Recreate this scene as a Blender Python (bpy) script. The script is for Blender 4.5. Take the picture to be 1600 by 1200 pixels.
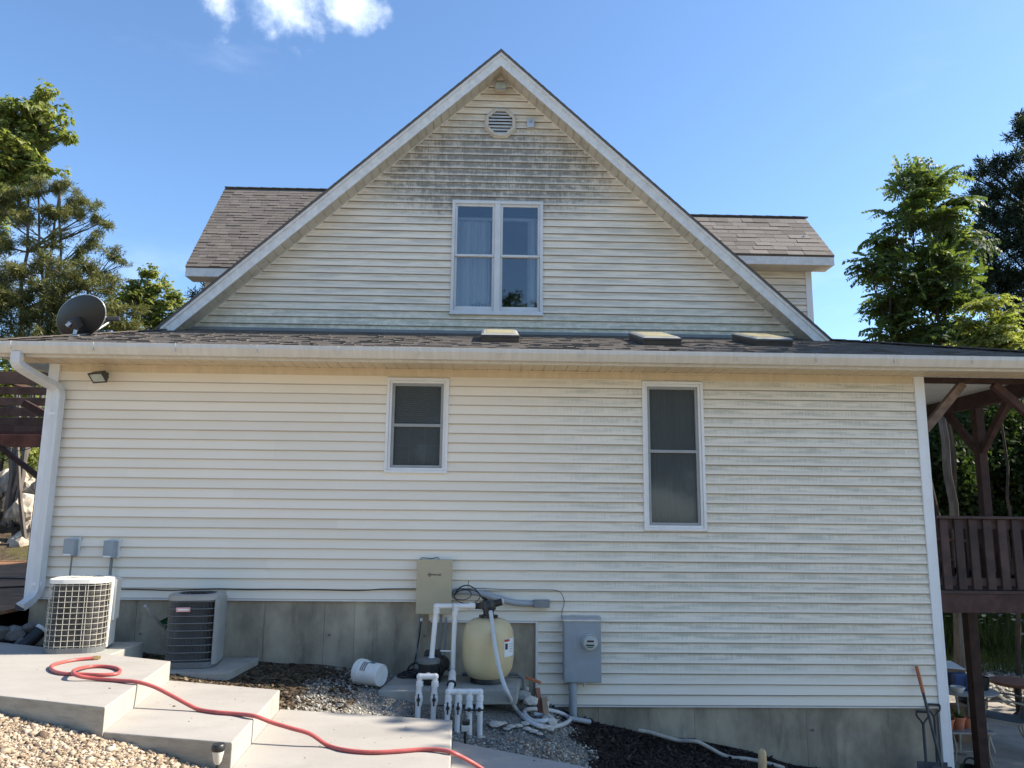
import bpy, bmesh, math, random
import numpy as np
from mathutils import Vector, Matrix
random.seed(7); RNG = np.random.default_rng(7)
SC = bpy.context.scene; COL = SC.collection
for o in list(bpy.data.objects): bpy.data.objects.remove(o)
R_ = math.radians

# ------------------------------------------------------------------ camera
F_PX, PITCH, ROLL, YAW = 1202.0, 0.16605, 0.010306, 0.025443
CAM = np.array([0.0, -8.2146, 0.8981])
def cam_basis():
    cp, sp, cy, sy = math.cos(PITCH), math.sin(PITCH), math.cos(YAW), math.sin(YAW)
    fwd = np.array([sy*cp, cy*cp, sp]); r0 = np.array([cy, -sy, 0]); u0 = np.cross(r0, fwd)
    c, s = math.cos(ROLL), math.sin(ROLL)
    return c*r0 + s*u0, -s*r0 + c*u0, fwd
CR, CU, CF = cam_basis()
cam_d = bpy.data.cameras.new('camera'); cam = bpy.data.objects.new('camera', cam_d); COL.objects.link(cam)
cam_d.sensor_width = 36; cam_d.sensor_fit = 'HORIZONTAL'; cam_d.lens = 36*F_PX/1600
cam_d.clip_start = 0.05; cam_d.clip_end = 3000
m = Matrix(((CR[0], CU[0], -CF[0], CAM[0]), (CR[1], CU[1], -CF[1], CAM[1]), (CR[2], CU[2], -CF[2], CAM[2]), (0, 0, 0, 1)))
cam.matrix_world = m
SC.camera = cam

# ------------------------------------------------------------------ world, sun, exposure
SUN_V = Vector((1.2, 0.10, 1.0)).normalized()
SUN_EL = math.asin(SUN_V.z); SUN_AZ = math.atan2(SUN_V.x, SUN_V.y)
SKY_STRENGTH, SUN_STRENGTH, EXPOSURE = 0.10, 4.4, 1.34
SC.view_settings.view_transform = 'Standard'; SC.view_settings.look = 'None'
SC.view_settings.gamma = 1.0; SC.view_settings.use_curve_mapping = False
SC.view_settings.exposure = EXPOSURE

def P(px, py, Y=None, Z=None, X=None):
    """Point of the place seen at a photograph position, at a known depth, height or x."""
    d = (px-800)/F_PX*CR - (py-600)/F_PX*CU + CF
    if Y is not None: t = (Y-CAM[1])/d[1]
    elif Z is not None: t = (Z-CAM[2])/d[2]
    else: t = (X-CAM[0])/d[0]
    return Vector(CAM + d*t)

class NG:
    """small helper around a node tree"""
    def __init__(s, nt): s.nt = nt
    def n(s, t, **kw):
        nd = s.nt.nodes.new(t)
        for k, v in kw.items(): setattr(nd, k, v)
        return nd
    def put(s, sock, v):
        if hasattr(v, 'is_linked') or hasattr(v, 'links'): s.nt.links.new(v, sock)
        elif isinstance(v, (tuple, list)) and len(v) == 3 and sock.type == 'RGBA': sock.default_value = (*v, 1)
        else: sock.default_value = v
    def math(s, op, a, b=None, c=None, clamp=False):
        nd = s.n('ShaderNodeMath', operation=op); nd.use_clamp = clamp
        s.put(nd.inputs[0], a)
        if b is not None: s.put(nd.inputs[1], b)
        if c is not None: s.put(nd.inputs[2], c)
        return nd.outputs[0]
    def vmath(s, op, a, b=None):
        nd = s.n('ShaderNodeVectorMath', operation=op); s.put(nd.inputs[0], a)
        if b is not None: s.put(nd.inputs[1], b)
        return nd.outputs['Value'] if op in ('DOT_PRODUCT', 'LENGTH', 'DISTANCE') else nd.outputs[0]
    def pos(s): return s.n('ShaderNodeNewGeometry').outputs['Position']
    def obj(s): return s.n('ShaderNodeTexCoord').outputs['Object']
    def rand(s): return s.n('ShaderNodeObjectInfo').outputs['Random']
    def attr(s, name, out='Fac'): 
        nd = s.n('ShaderNodeAttribute'); nd.attribute_name = name; return nd.outputs[out]
    def sep(s, v):
        nd = s.n('ShaderNodeSeparateXYZ'); s.put(nd.inputs[0], v); return nd.outputs
    def scale(s, v, sc): return s.vmath('MULTIPLY', v, sc)
    def noise(s, v, scale=5, detail=4, rough=.55, out=0):
        nd = s.n('ShaderNodeTexNoise'); s.put(nd.inputs['Vector'], v)
        nd.inputs['Scale'].default_value = scale; nd.inputs['Detail'].default_value = detail; nd.inputs['Roughness'].default_value = rough
        return nd.outputs[out]
    def voro(s, v, scale=5, feature='F1', out='Distance'):
        nd = s.n('ShaderNodeTexVoronoi', feature=feature); s.put(nd.inputs['Vector'], v); nd.inputs['Scale'].default_value = scale
        return nd.outputs[out]
    def ramp(s, f, stops):
        nd = s.n('ShaderNodeValToRGB'); s.put(nd.inputs[0], f); e = nd.color_ramp.elements
        while len(e) < len(stops): e.new(.5)
        for i, (p, c) in enumerate(stops):
            e[i].position = p; e[i].color = (*c, 1) if isinstance(c, (tuple, list)) else (c, c, c, 1)
        return nd.outputs[0]
    def mix(s, f, a, b, blend='MIX'):
        nd = s.n('ShaderNodeMix', data_type='RGBA', blend_type=blend)
        s.put(nd.inputs[0], f); s.put(nd.inputs[6], a); s.put(nd.inputs[7], b); return nd.outputs[2]
    def sm(s, v, a, b):
        nd = s.n('ShaderNodeMapRange', interpolation_type='SMOOTHSTEP'); s.put(nd.inputs[0], v)
        nd.inputs[1].default_value = a; nd.inputs[2].default_value = b; return nd.outputs[0]
    def bump(s, h, strength=.3, dist=.01):
        nd = s.n('ShaderNodeBump'); nd.inputs['Strength'].default_value = strength; nd.inputs['Distance'].default_value = dist
        s.put(nd.inputs['Height'], h); return nd.outputs[0]

W = bpy.data.worlds.new('World'); SC.world = W; W.use_nodes = True
nt = W.node_tree; nt.nodes.clear(); g = NG(nt)
sky = g.n('ShaderNodeTexSky', sky_type='NISHITA'); sky.sun_disc = False
sky.sun_elevation = SUN_EL; sky.sun_rotation = SUN_AZ; sky.altitude = 200; sky.air_density = 1.0; sky.dust_density = 0.6; sky.ozone_density = 2.2
dirv = g.vmath('NORMALIZE', g.n('ShaderNodeTexCoord').outputs['Generated'])
def ray_dir(px, py): return Vector((px-800)/F_PX*CR - (py-600)/F_PX*CU + CF).normalized()
cc = ray_dir(470, 20); cr_ = Vector((cc.y, -cc.x, 0)).normalized(); cu_ = cr_.cross(cc)
u = g.vmath('DOT_PRODUCT', dirv, tuple(cr_)); v = g.vmath('DOT_PRODUCT', dirv, tuple(cu_)); w_ = g.vmath('DOT_PRODUCT', dirv, tuple(cc))
nz = g.math('SUBTRACT', g.noise(dirv, 22, 8, .6), .5); nz2 = g.math('SUBTRACT', g.noise(dirv, 7, 5, .6), .5)
tot = None
for (bx, by, rx, ry, am) in [(555, 8, 62, 50, 1.25), (450, 5, 72, 62, 1.0), (500, -60, 150, 60, 1.1), (345, 0, 30, 55, .8), (425, 55, 22, 30, .6), (465, 75, 24, 16, .35), (597, 42, 14, 12, .4)]:
    d = ray_dir(bx, by); du, dv = d.dot(cr_), d.dot(cu_)
    a = g.math('DIVIDE', g.math('SUBTRACT', u, du), rx/F_PX*.94); b = g.math('DIVIDE', g.math('SUBTRACT', v, dv), ry/F_PX*.94)
    e = g.math('SUBTRACT', am, g.math('MULTIPLY', g.math('SQRT', g.math('ADD', g.math('MULTIPLY', a, a), g.math('MULTIPLY', b, b))), am))
    tot = e if tot is None else g.math('MAXIMUM', tot, e)
den = g.math('ADD', tot, g.math('ADD', g.math('MULTIPLY', nz, 2.2), g.math('MULTIPLY', nz2, .8)))
den = g.math('MULTIPLY', g.sm(den, 0.0, 1.25), g.math('GREATER_THAN', w_, .3))
# faint high wisps and pale low cloud over the whole sky
el = g.sep(dirv)[2]
st = g.noise(g.scale(dirv, (1.0, 1.0, 3.2)), 2.6, 7, .62)
wisp = g.math('MULTIPLY', g.sm(st, .56, .86), .16)
low = g.math('MULTIPLY', g.sm(st, .50, .66), g.math('MULTIPLY', g.sm(g.math('SUBTRACT', .34, el), 0, .22), .55))
cl = g.math('MAXIMUM', g.math('MULTIPLY', den, .9), g.math('MAXIMUM', wisp, low))
cloudcol = g.mix(g.sm(g.noise(dirv, 30, 6, .6), .35, .65), (5.0, 5.7, 7.0), (7.4, 7.8, 8.4))
skyc = g.mix(1.0, sky.outputs[0], (.80, .94, 1.05), 'MULTIPLY')
bgc = g.mix(cl, skyc, cloudcol)
bg = g.n('ShaderNodeBackground'); g.put(bg.inputs[0], bgc); bg.inputs[1].default_value = SKY_STRENGTH
nt.links.new(bg.outputs[0], g.n('ShaderNodeOutputWorld').inputs[0])
sun_d = bpy.data.lights.new('sun', 'SUN'); sun_d.energy = SUN_STRENGTH; sun_d.angle = R_(0.53); sun_d.color = (1.0, 0.91, 0.77)
sun = bpy.data.objects.new('sun', sun_d); COL.objects.link(sun); sun.rotation_euler = SUN_V.to_track_quat('Z', 'Y').to_euler(); sun.location = (20, 2, 20)

# ------------------------------------------------------------------ materials
M = {}
def new_mat(name):
    mt = bpy.data.materials.new(name); mt.use_nodes = True; mt.node_tree.nodes.clear(); M[name] = mt
    g = NG(mt.node_tree); b = g.n('ShaderNodeBsdfPrincipled'); o = g.n('ShaderNodeOutputMaterial')
    mt.node_tree.links.new(b.outputs[0], o.inputs[0]); return g, b, o
def plain(name, col, rough=.6, var=.12, scale=6, metal=0, spec=.4, bumps=0.0, bscale=60, objvar=0.0, dirt=0.0, dirtcol=(.12, .10, .08), stretch=(1, 1, 1)):
    g, b, o = new_mat(name); p = g.scale(g.pos(), stretch)
    n = g.noise(p, scale, 6, .6)
    c2 = tuple(min(1, x*(1+var)) for x in col); c1 = tuple(x*(1-var) for x in col)
    c = g.mix(g.sm(n, .3, .7), c1, c2)
    if objvar: c = g.mix(1, c, g.ramp(g.rand(), [(0, 1-objvar), (1, 1+objvar)]), 'MULTIPLY')
    if dirt:
        d = g.noise(g.scale(p, (1, 1, .35)), scale*2.3, 8, .7)
        c = g.mix(g.math('MULTIPLY', g.sm(d, .48, .75), dirt), c, dirtcol)
    g.put(b.inputs['Base Color'], c); b.inputs['Roughness'].default_value = rough; b.inputs['Metallic'].default_value = metal
    b.inputs['Specular IOR Level'].default_value = spec
    if bumps: g.put(b.inputs['Normal'], g.bump(g.noise(p, bscale, 5, .6), bumps, .006))
    return M[name]

def siding_mat():
    g, b, o = new_mat('siding'); p = g.pos(); x, y, z = g.sep(p)
    lap = g.attr('lap')
    big = g.noise(g.scale(p, (.45, 1, .8)), 1.4, 5, .6)
    row = g.noise(g.scale(p, (1.1, 1, 11)), 2.0, 5, .62)
    fine = g.noise(g.scale(p, (26, 1, 3.0)), 2.2, 5, .65)
    blot = g.noise(g.scale(p, (4.2, 1, 7)), 2.2, 6, .7)
    base = g.mix(g.sm(big, .3, .7), (.815, .735, .605), (.845, .77, .65))
    base = g.mix(1, base, g.ramp(g.rand(), [(0, .955), (1, 1.03)]), 'MULTIPLY')
    # mildew film: streaky, grows in the band under each lap
    band = g.math('MULTIPLY', g.sm(lap, .15, .5), g.math('SUBTRACT', 1.0, g.math('MULTIPLY', g.sm(lap, .82, 1.0), .7)))
    up = g.sm(y, .9, 1.2)                                   # gable wall set back from the lower one
    ex = g.math('DIVIDE', g.math('ADD', x, .05), g.math('ADD', 1.5, g.math('MULTIPLY', blot, 1.3))); ez = g.math('DIVIDE', g.math('SUBTRACT', z, 5.50), g.math('ADD', .55, g.math('MULTIPLY', big, .8)))
    ell = g.math('SUBTRACT', 1.0, g.math('SQRT', g.math('ADD', g.math('MULTIPLY', ex, ex), g.math('MULTIPLY', ez, ez))), clamp=True)
    gst = g.math('MULTIPLY', g.math('MULTIPLY', g.sm(ell, 0, .62), up), g.math('ADD', .34, g.math('MULTIPLY', g.sm(g.math('ADD', g.math('MULTIPLY', blot, .62), g.math('MULTIPLY', g.noise(g.scale(p, (5.5, 1, .8)), 1.3, 4, .6), .38)), .34, .66), 1.05)))
    gst = g.math('MULTIPLY', gst, g.math('ADD', .45, g.math('MULTIPLY', band, .75)))
    gst = g.math('MULTIPLY', gst, g.math('ADD', .6, g.math('MULTIPLY', g.sm(fine, .3, .7), .55)))
    allg = g.math('MULTIPLY', g.math('MULTIPLY', up, .42), g.math('MULTIPLY', g.sm(row, .36, .66), g.math('ADD', .4, band)))
    foot = g.math('MULTIPLY', g.math('MULTIPLY', g.math('SUBTRACT', 1.0, g.sm(z, 3.25, 3.75)), up), g.math('MULTIPLY', g.sm(blot, .35, .6), .45))
    lowm = g.math('MULTIPLY', g.math('SUBTRACT', 1.0, up), g.sm(g.math('ADD', x, g.math('MULTIPLY', big, 2.4)), .6, 3.2))
    lowz = g.math('MULTIPLY', lowm, g.sm(g.math('SUBTRACT', z, -1.0), .05, .5))
    lst = g.math('MULTIPLY', lowz, g.math('MULTIPLY', g.math('MULTIPLY', g.sm(g.math('ADD', g.math('MULTIPLY', row, .7), g.math('MULTIPLY', fine, .3)), .40, .62), band), .95))
    film = g.math('MULTIPLY', lowz, .12)
    c = g.mix(film, base, (.50, .52, .46))
    c = g.mix(g.math('MULTIPLY', lst, .62), c, (.33, .345, .28))
    c = g.mix(allg, c, (.40, .395, .345))
    c = g.mix(foot, c, (.27, .31, .17))
    c = g.mix(g.math('MINIMUM', g.math('MULTIPLY', gst, .85), .78), c, (.125, .122, .105))
    # brown grime plus the shadow line of the lap, both painted into the joint
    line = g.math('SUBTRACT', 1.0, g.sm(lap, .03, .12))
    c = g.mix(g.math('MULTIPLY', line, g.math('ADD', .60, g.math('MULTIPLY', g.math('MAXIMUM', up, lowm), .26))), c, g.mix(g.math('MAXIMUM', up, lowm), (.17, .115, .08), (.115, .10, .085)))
    c = g.mix(g.math('MULTIPLY', g.sm(fine, .66, .8), g.math('MULTIPLY', lowm, .35)), c, (.82, .82, .78))
    g.put(b.inputs['Base Color'], c); b.inputs['Roughness'].default_value = .52; b.inputs['Specular IOR Level'].default_value = .35
    g.put(b.inputs['Normal'], g.bump(g.noise(g.scale(p, (2.5, 1, 18)), 9, 5, .6), .12, .004))
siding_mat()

def shingle_mat(name, use_attr, lo=(.098, .085, .077), hi=(.195, .172, .152)):
    g, b, o = new_mat(name); p = g.pos()
    t = g.attr('tint') if use_attr else g.rand()
    f = g.math('ADD', g.math('MULTIPLY', t, .55 if use_attr else .72), g.math('MULTIPLY', g.noise(p, 2.2, 4), .40))
    c = g.mix(f, lo, hi)
    gr = g.noise(p, 260, 3, .7)
    c = g.mix(1, c, g.ramp(gr, [(.25, .55), (.75, 1.45)]), 'MULTIPLY')
    lich = g.math('MULTIPLY', g.sm(g.noise(p, 7, 6, .7), .55, .75), .22)
    c = g.mix(lich, c, (.20, .19, .16))
    g.put(b.inputs['Base Color'], c); b.inputs['Roughness'].default_value = .92; b.inputs['Specular IOR Level'].default_value = .2
    g.put(b.inputs['Normal'], g.bump(gr, .5, .004))
shingle_mat('shingle_mass', True); shingle_mat('shingle_piece', False, (.095, .085, .079), (.205, .185, .168))

plain('trim_white', (.72, .715, .69), .45, .05, 5, dirt=.16, dirtcol=(.38, .37, .31))
plain('downspout_white', (.60, .60, .595), .42, .05, 3, dirt=.2, dirtcol=(.36, .35, .31), stretch=(6, 6, .6))
plain('corner_white', (.74, .75, .755), .45, .04, 3, dirt=.10, dirtcol=(.45, .44, .38))
plain('almond', (.64, .53, .37), .5, .06, 4, dirt=.22, dirtcol=(.36, .30, .20), stretch=(3, 1, .6))
plain('gutter_white', (.60, .565, .50), .4, .06, 3, dirt=.26, dirtcol=(.36, .32, .25), stretch=(7, 1, .5))
plain('rake_fascia', (.66, .66, .645), .5, .09, 3, dirt=.26, dirtcol=(.32, .32, .27), stretch=(4, 1, 4))
plain('rake_soffit', (.52, .48, .405), .55, .10, 3, dirt=.42, dirtcol=(.20, .18, .13), objvar=.05)
plain('porch_soffit', (.66, .66, .64), .5, .05, 3)
plain('foundation', (.32, .275, .20), .9, .38, 1.1, bumps=.35, bscale=30, objvar=.16, dirt=.78, dirtcol=(.115, .10, .072), stretch=(1.6, 1, 1.0))
plain('new_concrete', (.34, .316, .285), .88, .08, 1.1, bumps=.35, bscale=70, dirt=.34, dirtcol=(.235, .215, .185), stretch=(1, 1.7, 1))
plain('form_concrete', (.42, .365, .28), .92, .18, 4, bumps=.8, bscale=38, dirt=.35, dirtcol=(.20, .19, .165), stretch=(1, 1, 5))
plain('pad_concrete', (.33, .325, .29), .9, .14, 4, bumps=.4, bscale=45, dirt=.3, dirtcol=(.16, .15, .12))
plain('window_vinyl', (.74, .74, .73), .4, .04, 4, dirt=.15, dirtcol=(.40, .40, .36))
plain('sash_grey', (.30, .31, .31), .45, .06, 5)
plain('sash_pale', (.60, .62, .63), .42, .05, 5, dirt=.2, dirtcol=(.33, .33, .30))
plain('curtain', (.72, .73, .75), .9, .10, 2, stretch=(9, 1, .4))
plain('curtain_dark', (.26, .27, .25), .9, .25, 2, stretch=(9, 1, .4))
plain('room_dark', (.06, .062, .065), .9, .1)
plain('room_pale', (.30, .30, .29), .9, .1)
plain('blind', (.40, .42, .42), .7, .05)
plain('bronze', (.045, .042, .038), .38, .15, 8, spec=.5)
plain('pale_tan_glass', (.52, .45, .26), .18, .07, 3, spec=.6)
plain('grey_paint', (.30, .335, .36), .42, .06, 5, dirt=.12, dirtcol=(.16, .16, .15))
plain('grey_paint_dark', (.20, .215, .22), .5, .08, 5)
plain('galvanised', (.52, .55, .58), .36, .10, 12, metal=.5)
plain('grey_conduit', (.33, .355, .37), .5, .06, 4)
plain('control_beige', (.44, .38, .25), .45, .04, 3, dirt=.08)
plain('ink', (.03, .03, .028), .5, .05)
plain('ink_soft', (.16, .16, .14), .6, .05)
plain('white_ink', (.75, .76, .76), .6, .05)
plain('red_ink', (.45, .03, .03), .5, .05)
plain('pink_label', (.62, .36, .36), .5, .08)
plain('ac_white', (.70, .68, .62), .42, .06, 4, dirt=.15, dirtcol=(.40, .34, .25))
plain('ac_wire', (.50, .475, .40), .45, .06, 8)
plain('ac_coil', (.045, .042, .04), .7, .4, 9, bumps=.6, bscale=80)
plain('ac_grey', (.135, .14, .14), .45, .08, 5, dirt=.2, dirtcol=(.08, .08, .07))
plain('ac_grey_light', (.30, .31, .30), .42, .08, 5)
plain('rusty', (.20, .09, .055), .8, .3, 12)
plain('black_plastic', (.018, .018, .019), .42, .2, 8, spec=.5)
plain('black_rubber', (.02, .02, .021), .6, .2, 8)
plain('pvc', (.72, .71, .685), .32, .05, 6, spec=.5, dirt=.18, dirtcol=(.44, .40, .32))
plain('pvc_grey_hose', (.52, .52, .515), .4, .06, 8)
plain('red_hose', (.40, .085, .075), .42, .12, 9, spec=.5)
plain('brass', (.55, .40, .16), .35, .1, metal=.9)
plain('bucket_white', (.66, .66, .63), .4, .08, 7, dirt=.3, dirtcol=(.30, .28, .22))
plain('teal_ink', (.04, .16, .17), .5, .05)
plain('stained_wood', (.050, .024, .020), .75, .35, 5, bumps=.4, bscale=30, objvar=.25, stretch=(1.5, 1.5, 1.5))
plain('stained_wood_light', (.20, .085, .055), .75, .3, 5, bumps=.4, bscale=30, objvar=.2)
plain('stained_brace', (.17, .115, .085), .75, .35, 9, bumps=.3, bscale=40)
plain('pergola_wood', (.072, .040, .028), .75, .35, 5, bumps=.4, bscale=30, objvar=.3)
plain('rail_wood', (.052, .030, .027), .7, .3, 5, bumps=.4, bscale=30, objvar=.2)
plain('deck_wood', (.23, .115, .055), .75, .3, 4, bumps=.4, bscale=26, objvar=.22)
plain('pale_wood', (.50, .36, .20), .7, .15, 14, bumps=.3)
plain('handle_orange', (.38, .12, .045), .55, .15, 9)
plain('drain_tan', (.36, .34, .30), .6, .15, 9, dirt=.4, dirtcol=(.12, .10, .08))
plain('tool_steel', (.045, .043, .045), .5, .3, 12)
plain('terracotta', (.42, .15, .075), .8, .14, 9, dirt=.2, dirtcol=(.4, .3, .22))
plain('rust_top', (.20, .085, .045), .7, .25, 6)
plain('blue_plastic', (.03, .075, .21), .4, .15, 9)
plain('table_frame', (.36, .35, .32), .4, .08, 8, metal=.1)
plain('table_glass', (.24, .25, .245), .22, .1, 5, spec=.6)
plain('chair_metal', (.30, .27, .22), .4, .08, 8)
plain('chair_sling', (.12, .125, .12), .7, .1, 20)
plain('cardboard', (.28, .19, .12), .8, .12, 8)
plain('white_plastic', (.62, .62, .60), .45, .06, 8)
plain('dish_grey', (.022, .021, .019), .5, .08, 3)
plain('lamp_glass', (.42, .44, .36), .2, .15, 10, spec=.6)
plain('frosted', (.62, .58, .50), .25, .06, 10)
plain('patio_concrete', (.30, .265, .225), .85, .2, 2, bumps=.3, bscale=40, dirt=.4, dirtcol=(.14, .12, .10))
plain('bark', (.060, .046, .037), .95, .35, 9, bumps=.9, bscale=22, stretch=(1, 1, .3))
plain('bark_grey', (.13, .115, .10), .95, .3, 9, bumps=.9, bscale=22, stretch=(1, 1, .3))
plain('rock', (.42, .365, .29), .93, .28, 4, bumps=.9, bscale=12, objvar=.28, dirt=.4, dirtcol=(.17, .14, .11))
plain('dark_rock', (.13, .125, .118), .93, .3, 4, bumps=.9, bscale=12, objvar=.25)
plain('meter_face', (.42, .45, .43), .3, .06)
plain('spray_foam', (.46, .43, .37), .95, .22, 9, bumps=.9, bscale=25)
plain('green_ribbon', (.025, .13, .06), .55, .2, 9)
plain('patina_metal', (.44, .46, .47), .42, .12, 8, metal=.3)

def stone_mat(name, lo, mid, hi):
    g, b, o = new_mat(name); t = g.attr('tint')
    c = g.ramp(t, [(0, lo), (.5, mid), (1, hi)])
    c = g.mix(1, c, g.ramp(g.noise(g.pos(), 55, 4), [(.3, .75), (.7, 1.2)]), 'MULTIPLY')
    g.put(b.inputs['Base Color'], c); b.inputs['Roughness'].default_value = .9; b.inputs['Specular IOR Level'].default_value = .25
stone_mat('tan_gravel', (.12, .085, .06), (.33, .25, .17), (.55, .46, .35))
stone_mat('pea_gravel', (.10, .095, .085), (.25, .235, .205), (.50, .47, .41))
stone_mat('mulch', (.010, .008, .007), (.028, .021, .018), (.075, .055, .042))
stone_mat('litter', (.025, .017, .011), (.075, .05, .03), (.24, .185, .125))

def leaf_mat(name, lo, hi, trans=.4):
    g, b, o = new_mat(name); t = g.attr('tint')
    c = g.mix(t, lo, hi)
    g.put(b.inputs['Base Color'], c); b.inputs['Roughness'].default_value = .55; b.inputs['Specular IOR Level'].default_value = .3
    tr = g.n('ShaderNodeBsdfTranslucent'); g.put(tr.inputs[0], g.mix(1, c, (1.5, 1.55, .75), 'MULTIPLY'))
    mx = g.n('ShaderNodeMixShader'); mx.inputs[0].default_value = trans
    g.nt.links.new(b.outputs[0], mx.inputs[1]); g.nt.links.new(tr.outputs[0], mx.inputs[2]); g.nt.links.new(mx.outputs[0], o.inputs[0])
leaf_mat('leaf_walnut', (.045, .075, .024), (.165, .205, .060), .45)
leaf_mat('leaf_bright', (.115, .150, .042), (.33, .345, .125), .45)
leaf_mat('leaf_cedar', (.065, .078, .024), (.185, .180, .060), .25)
leaf_mat('leaf_cedar_dark', (.014, .024, .012), (.040, .055, .022), .2)
leaf_mat('leaf_forest', (.014, .032, .012), (.060, .095, .028), .35)
leaf_mat('leaf_grass', (.030, .050, .014), (.15, .165, .045), .3)
leaf_mat('flower_white', (.60, .60, .52), (.8, .8, .74), .3)
leaf_mat('leaf_potted', (.04, .09, .03), (.13, .2, .07), .35)

def glass_mat(name, tint, refl_rough=.02, base=(.02, .022, .024), solid=.25, rf=1.9):
    g, b, o = new_mat(name)
    g.put(b.inputs['Base Color'], base); b.inputs['Roughness'].default_value = refl_rough; b.inputs['IOR'].default_value = 1.5
    tr = g.n('ShaderNodeBsdfTransparent'); tr.inputs[0].default_value = (*tint, 1)
    gl = g.n('ShaderNodeBsdfGlossy'); gl.inputs['Roughness'].default_value = refl_rough
    fr = g.n('ShaderNodeFresnel'); fr.inputs[0].default_value = 1.5
    g.put(fr.inputs['Normal'], g.bump(g.noise(g.pos(), 1.1, 2), .02, .05))
    f = g.math('MULTIPLY', fr.outputs[0], rf, clamp=True)
    m1 = g.n('ShaderNodeMixShader'); m1.inputs[0].default_value = solid
    g.nt.links.new(tr.outputs[0], m1.inputs[1]); g.nt.links.new(b.outputs[0], m1.inputs[2])
    m2 = g.n('ShaderNodeMixShader'); g.put(m2.inputs[0], f)
    g.nt.links.new(m1.outputs[0], m2.inputs[1]); g.nt.links.new(gl.outputs[0], m2.inputs[2]); g.nt.links.new(m2.outputs[0], o.inputs[0])
glass_mat('pane_clear', (.82, .87, .90), solid=.04, rf=3.0)
glass_mat('pane_screened', (.55, .59, .60), refl_rough=.05, base=(.15, .17, .172), solid=.45, rf=.55)

def ground_mat():
    g, b, o = new_mat('ground'); p = g.pos()
    zc = g.attr('zone', 'Color'); s_ = g.n('ShaderNodeSeparateColor'); g.put(s_.inputs[0], zc); zr, zg, zb = s_.outputs
    n1 = g.noise(p, 1.2, 5); n2 = g.noise(p, 9, 6, .7); n3 = g.noise(p, 60, 5, .7); v = g.voro(p, 42)
    dis = g.math('MULTIPLY', g.math('SUBTRACT', n2, .5), .7)
    grav = g.mix(g.sm(n3, .3, .7), (.25, .20, .145), (.56, .47, .36))
    grav = g.mix(g.sm(n1, .35, .7), grav, (.48, .41, .32))
    pea = g.mix(g.sm(n3, .3, .7), (.12, .112, .098), (.32, .30, .26))
    c = g.mix(g.sm(g.attr('pea'), .35, .6), grav, pea)
    soil = g.mix(g.sm(n2, .38, .62), (.055, .043, .030), (.125, .095, .062)); soil = g.mix(g.sm(n1, .5, .68), soil, (.10, .095, .030))
    c = g.mix(g.sm(g.math('ADD', zg, dis), .3, .65), c, soil)
    mul = g.mix(g.sm(n3, .35, .7), (.010, .008, .007), (.040, .031, .026))
    c = g.mix(g.sm(g.math('ADD', zr, dis), .38, .62), c, mul)
    gra = g.mix(g.sm(n2, .35, .65), (.045, .065, .020), (.105, .12, .040))
    c = g.mix(g.sm(g.math('ADD', zb, dis), .35, .65), c, gra)
    g.put(b.inputs['Base Color'], c); b.inputs['Roughness'].default_value = .95; b.inputs['Specular IOR Level'].default_value = .15
    g.put(b.inputs['Normal'], g.bump(g.math('ADD', n3, g.math('MULTIPLY', v, .8)), .8, .02))
ground_mat()

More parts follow.
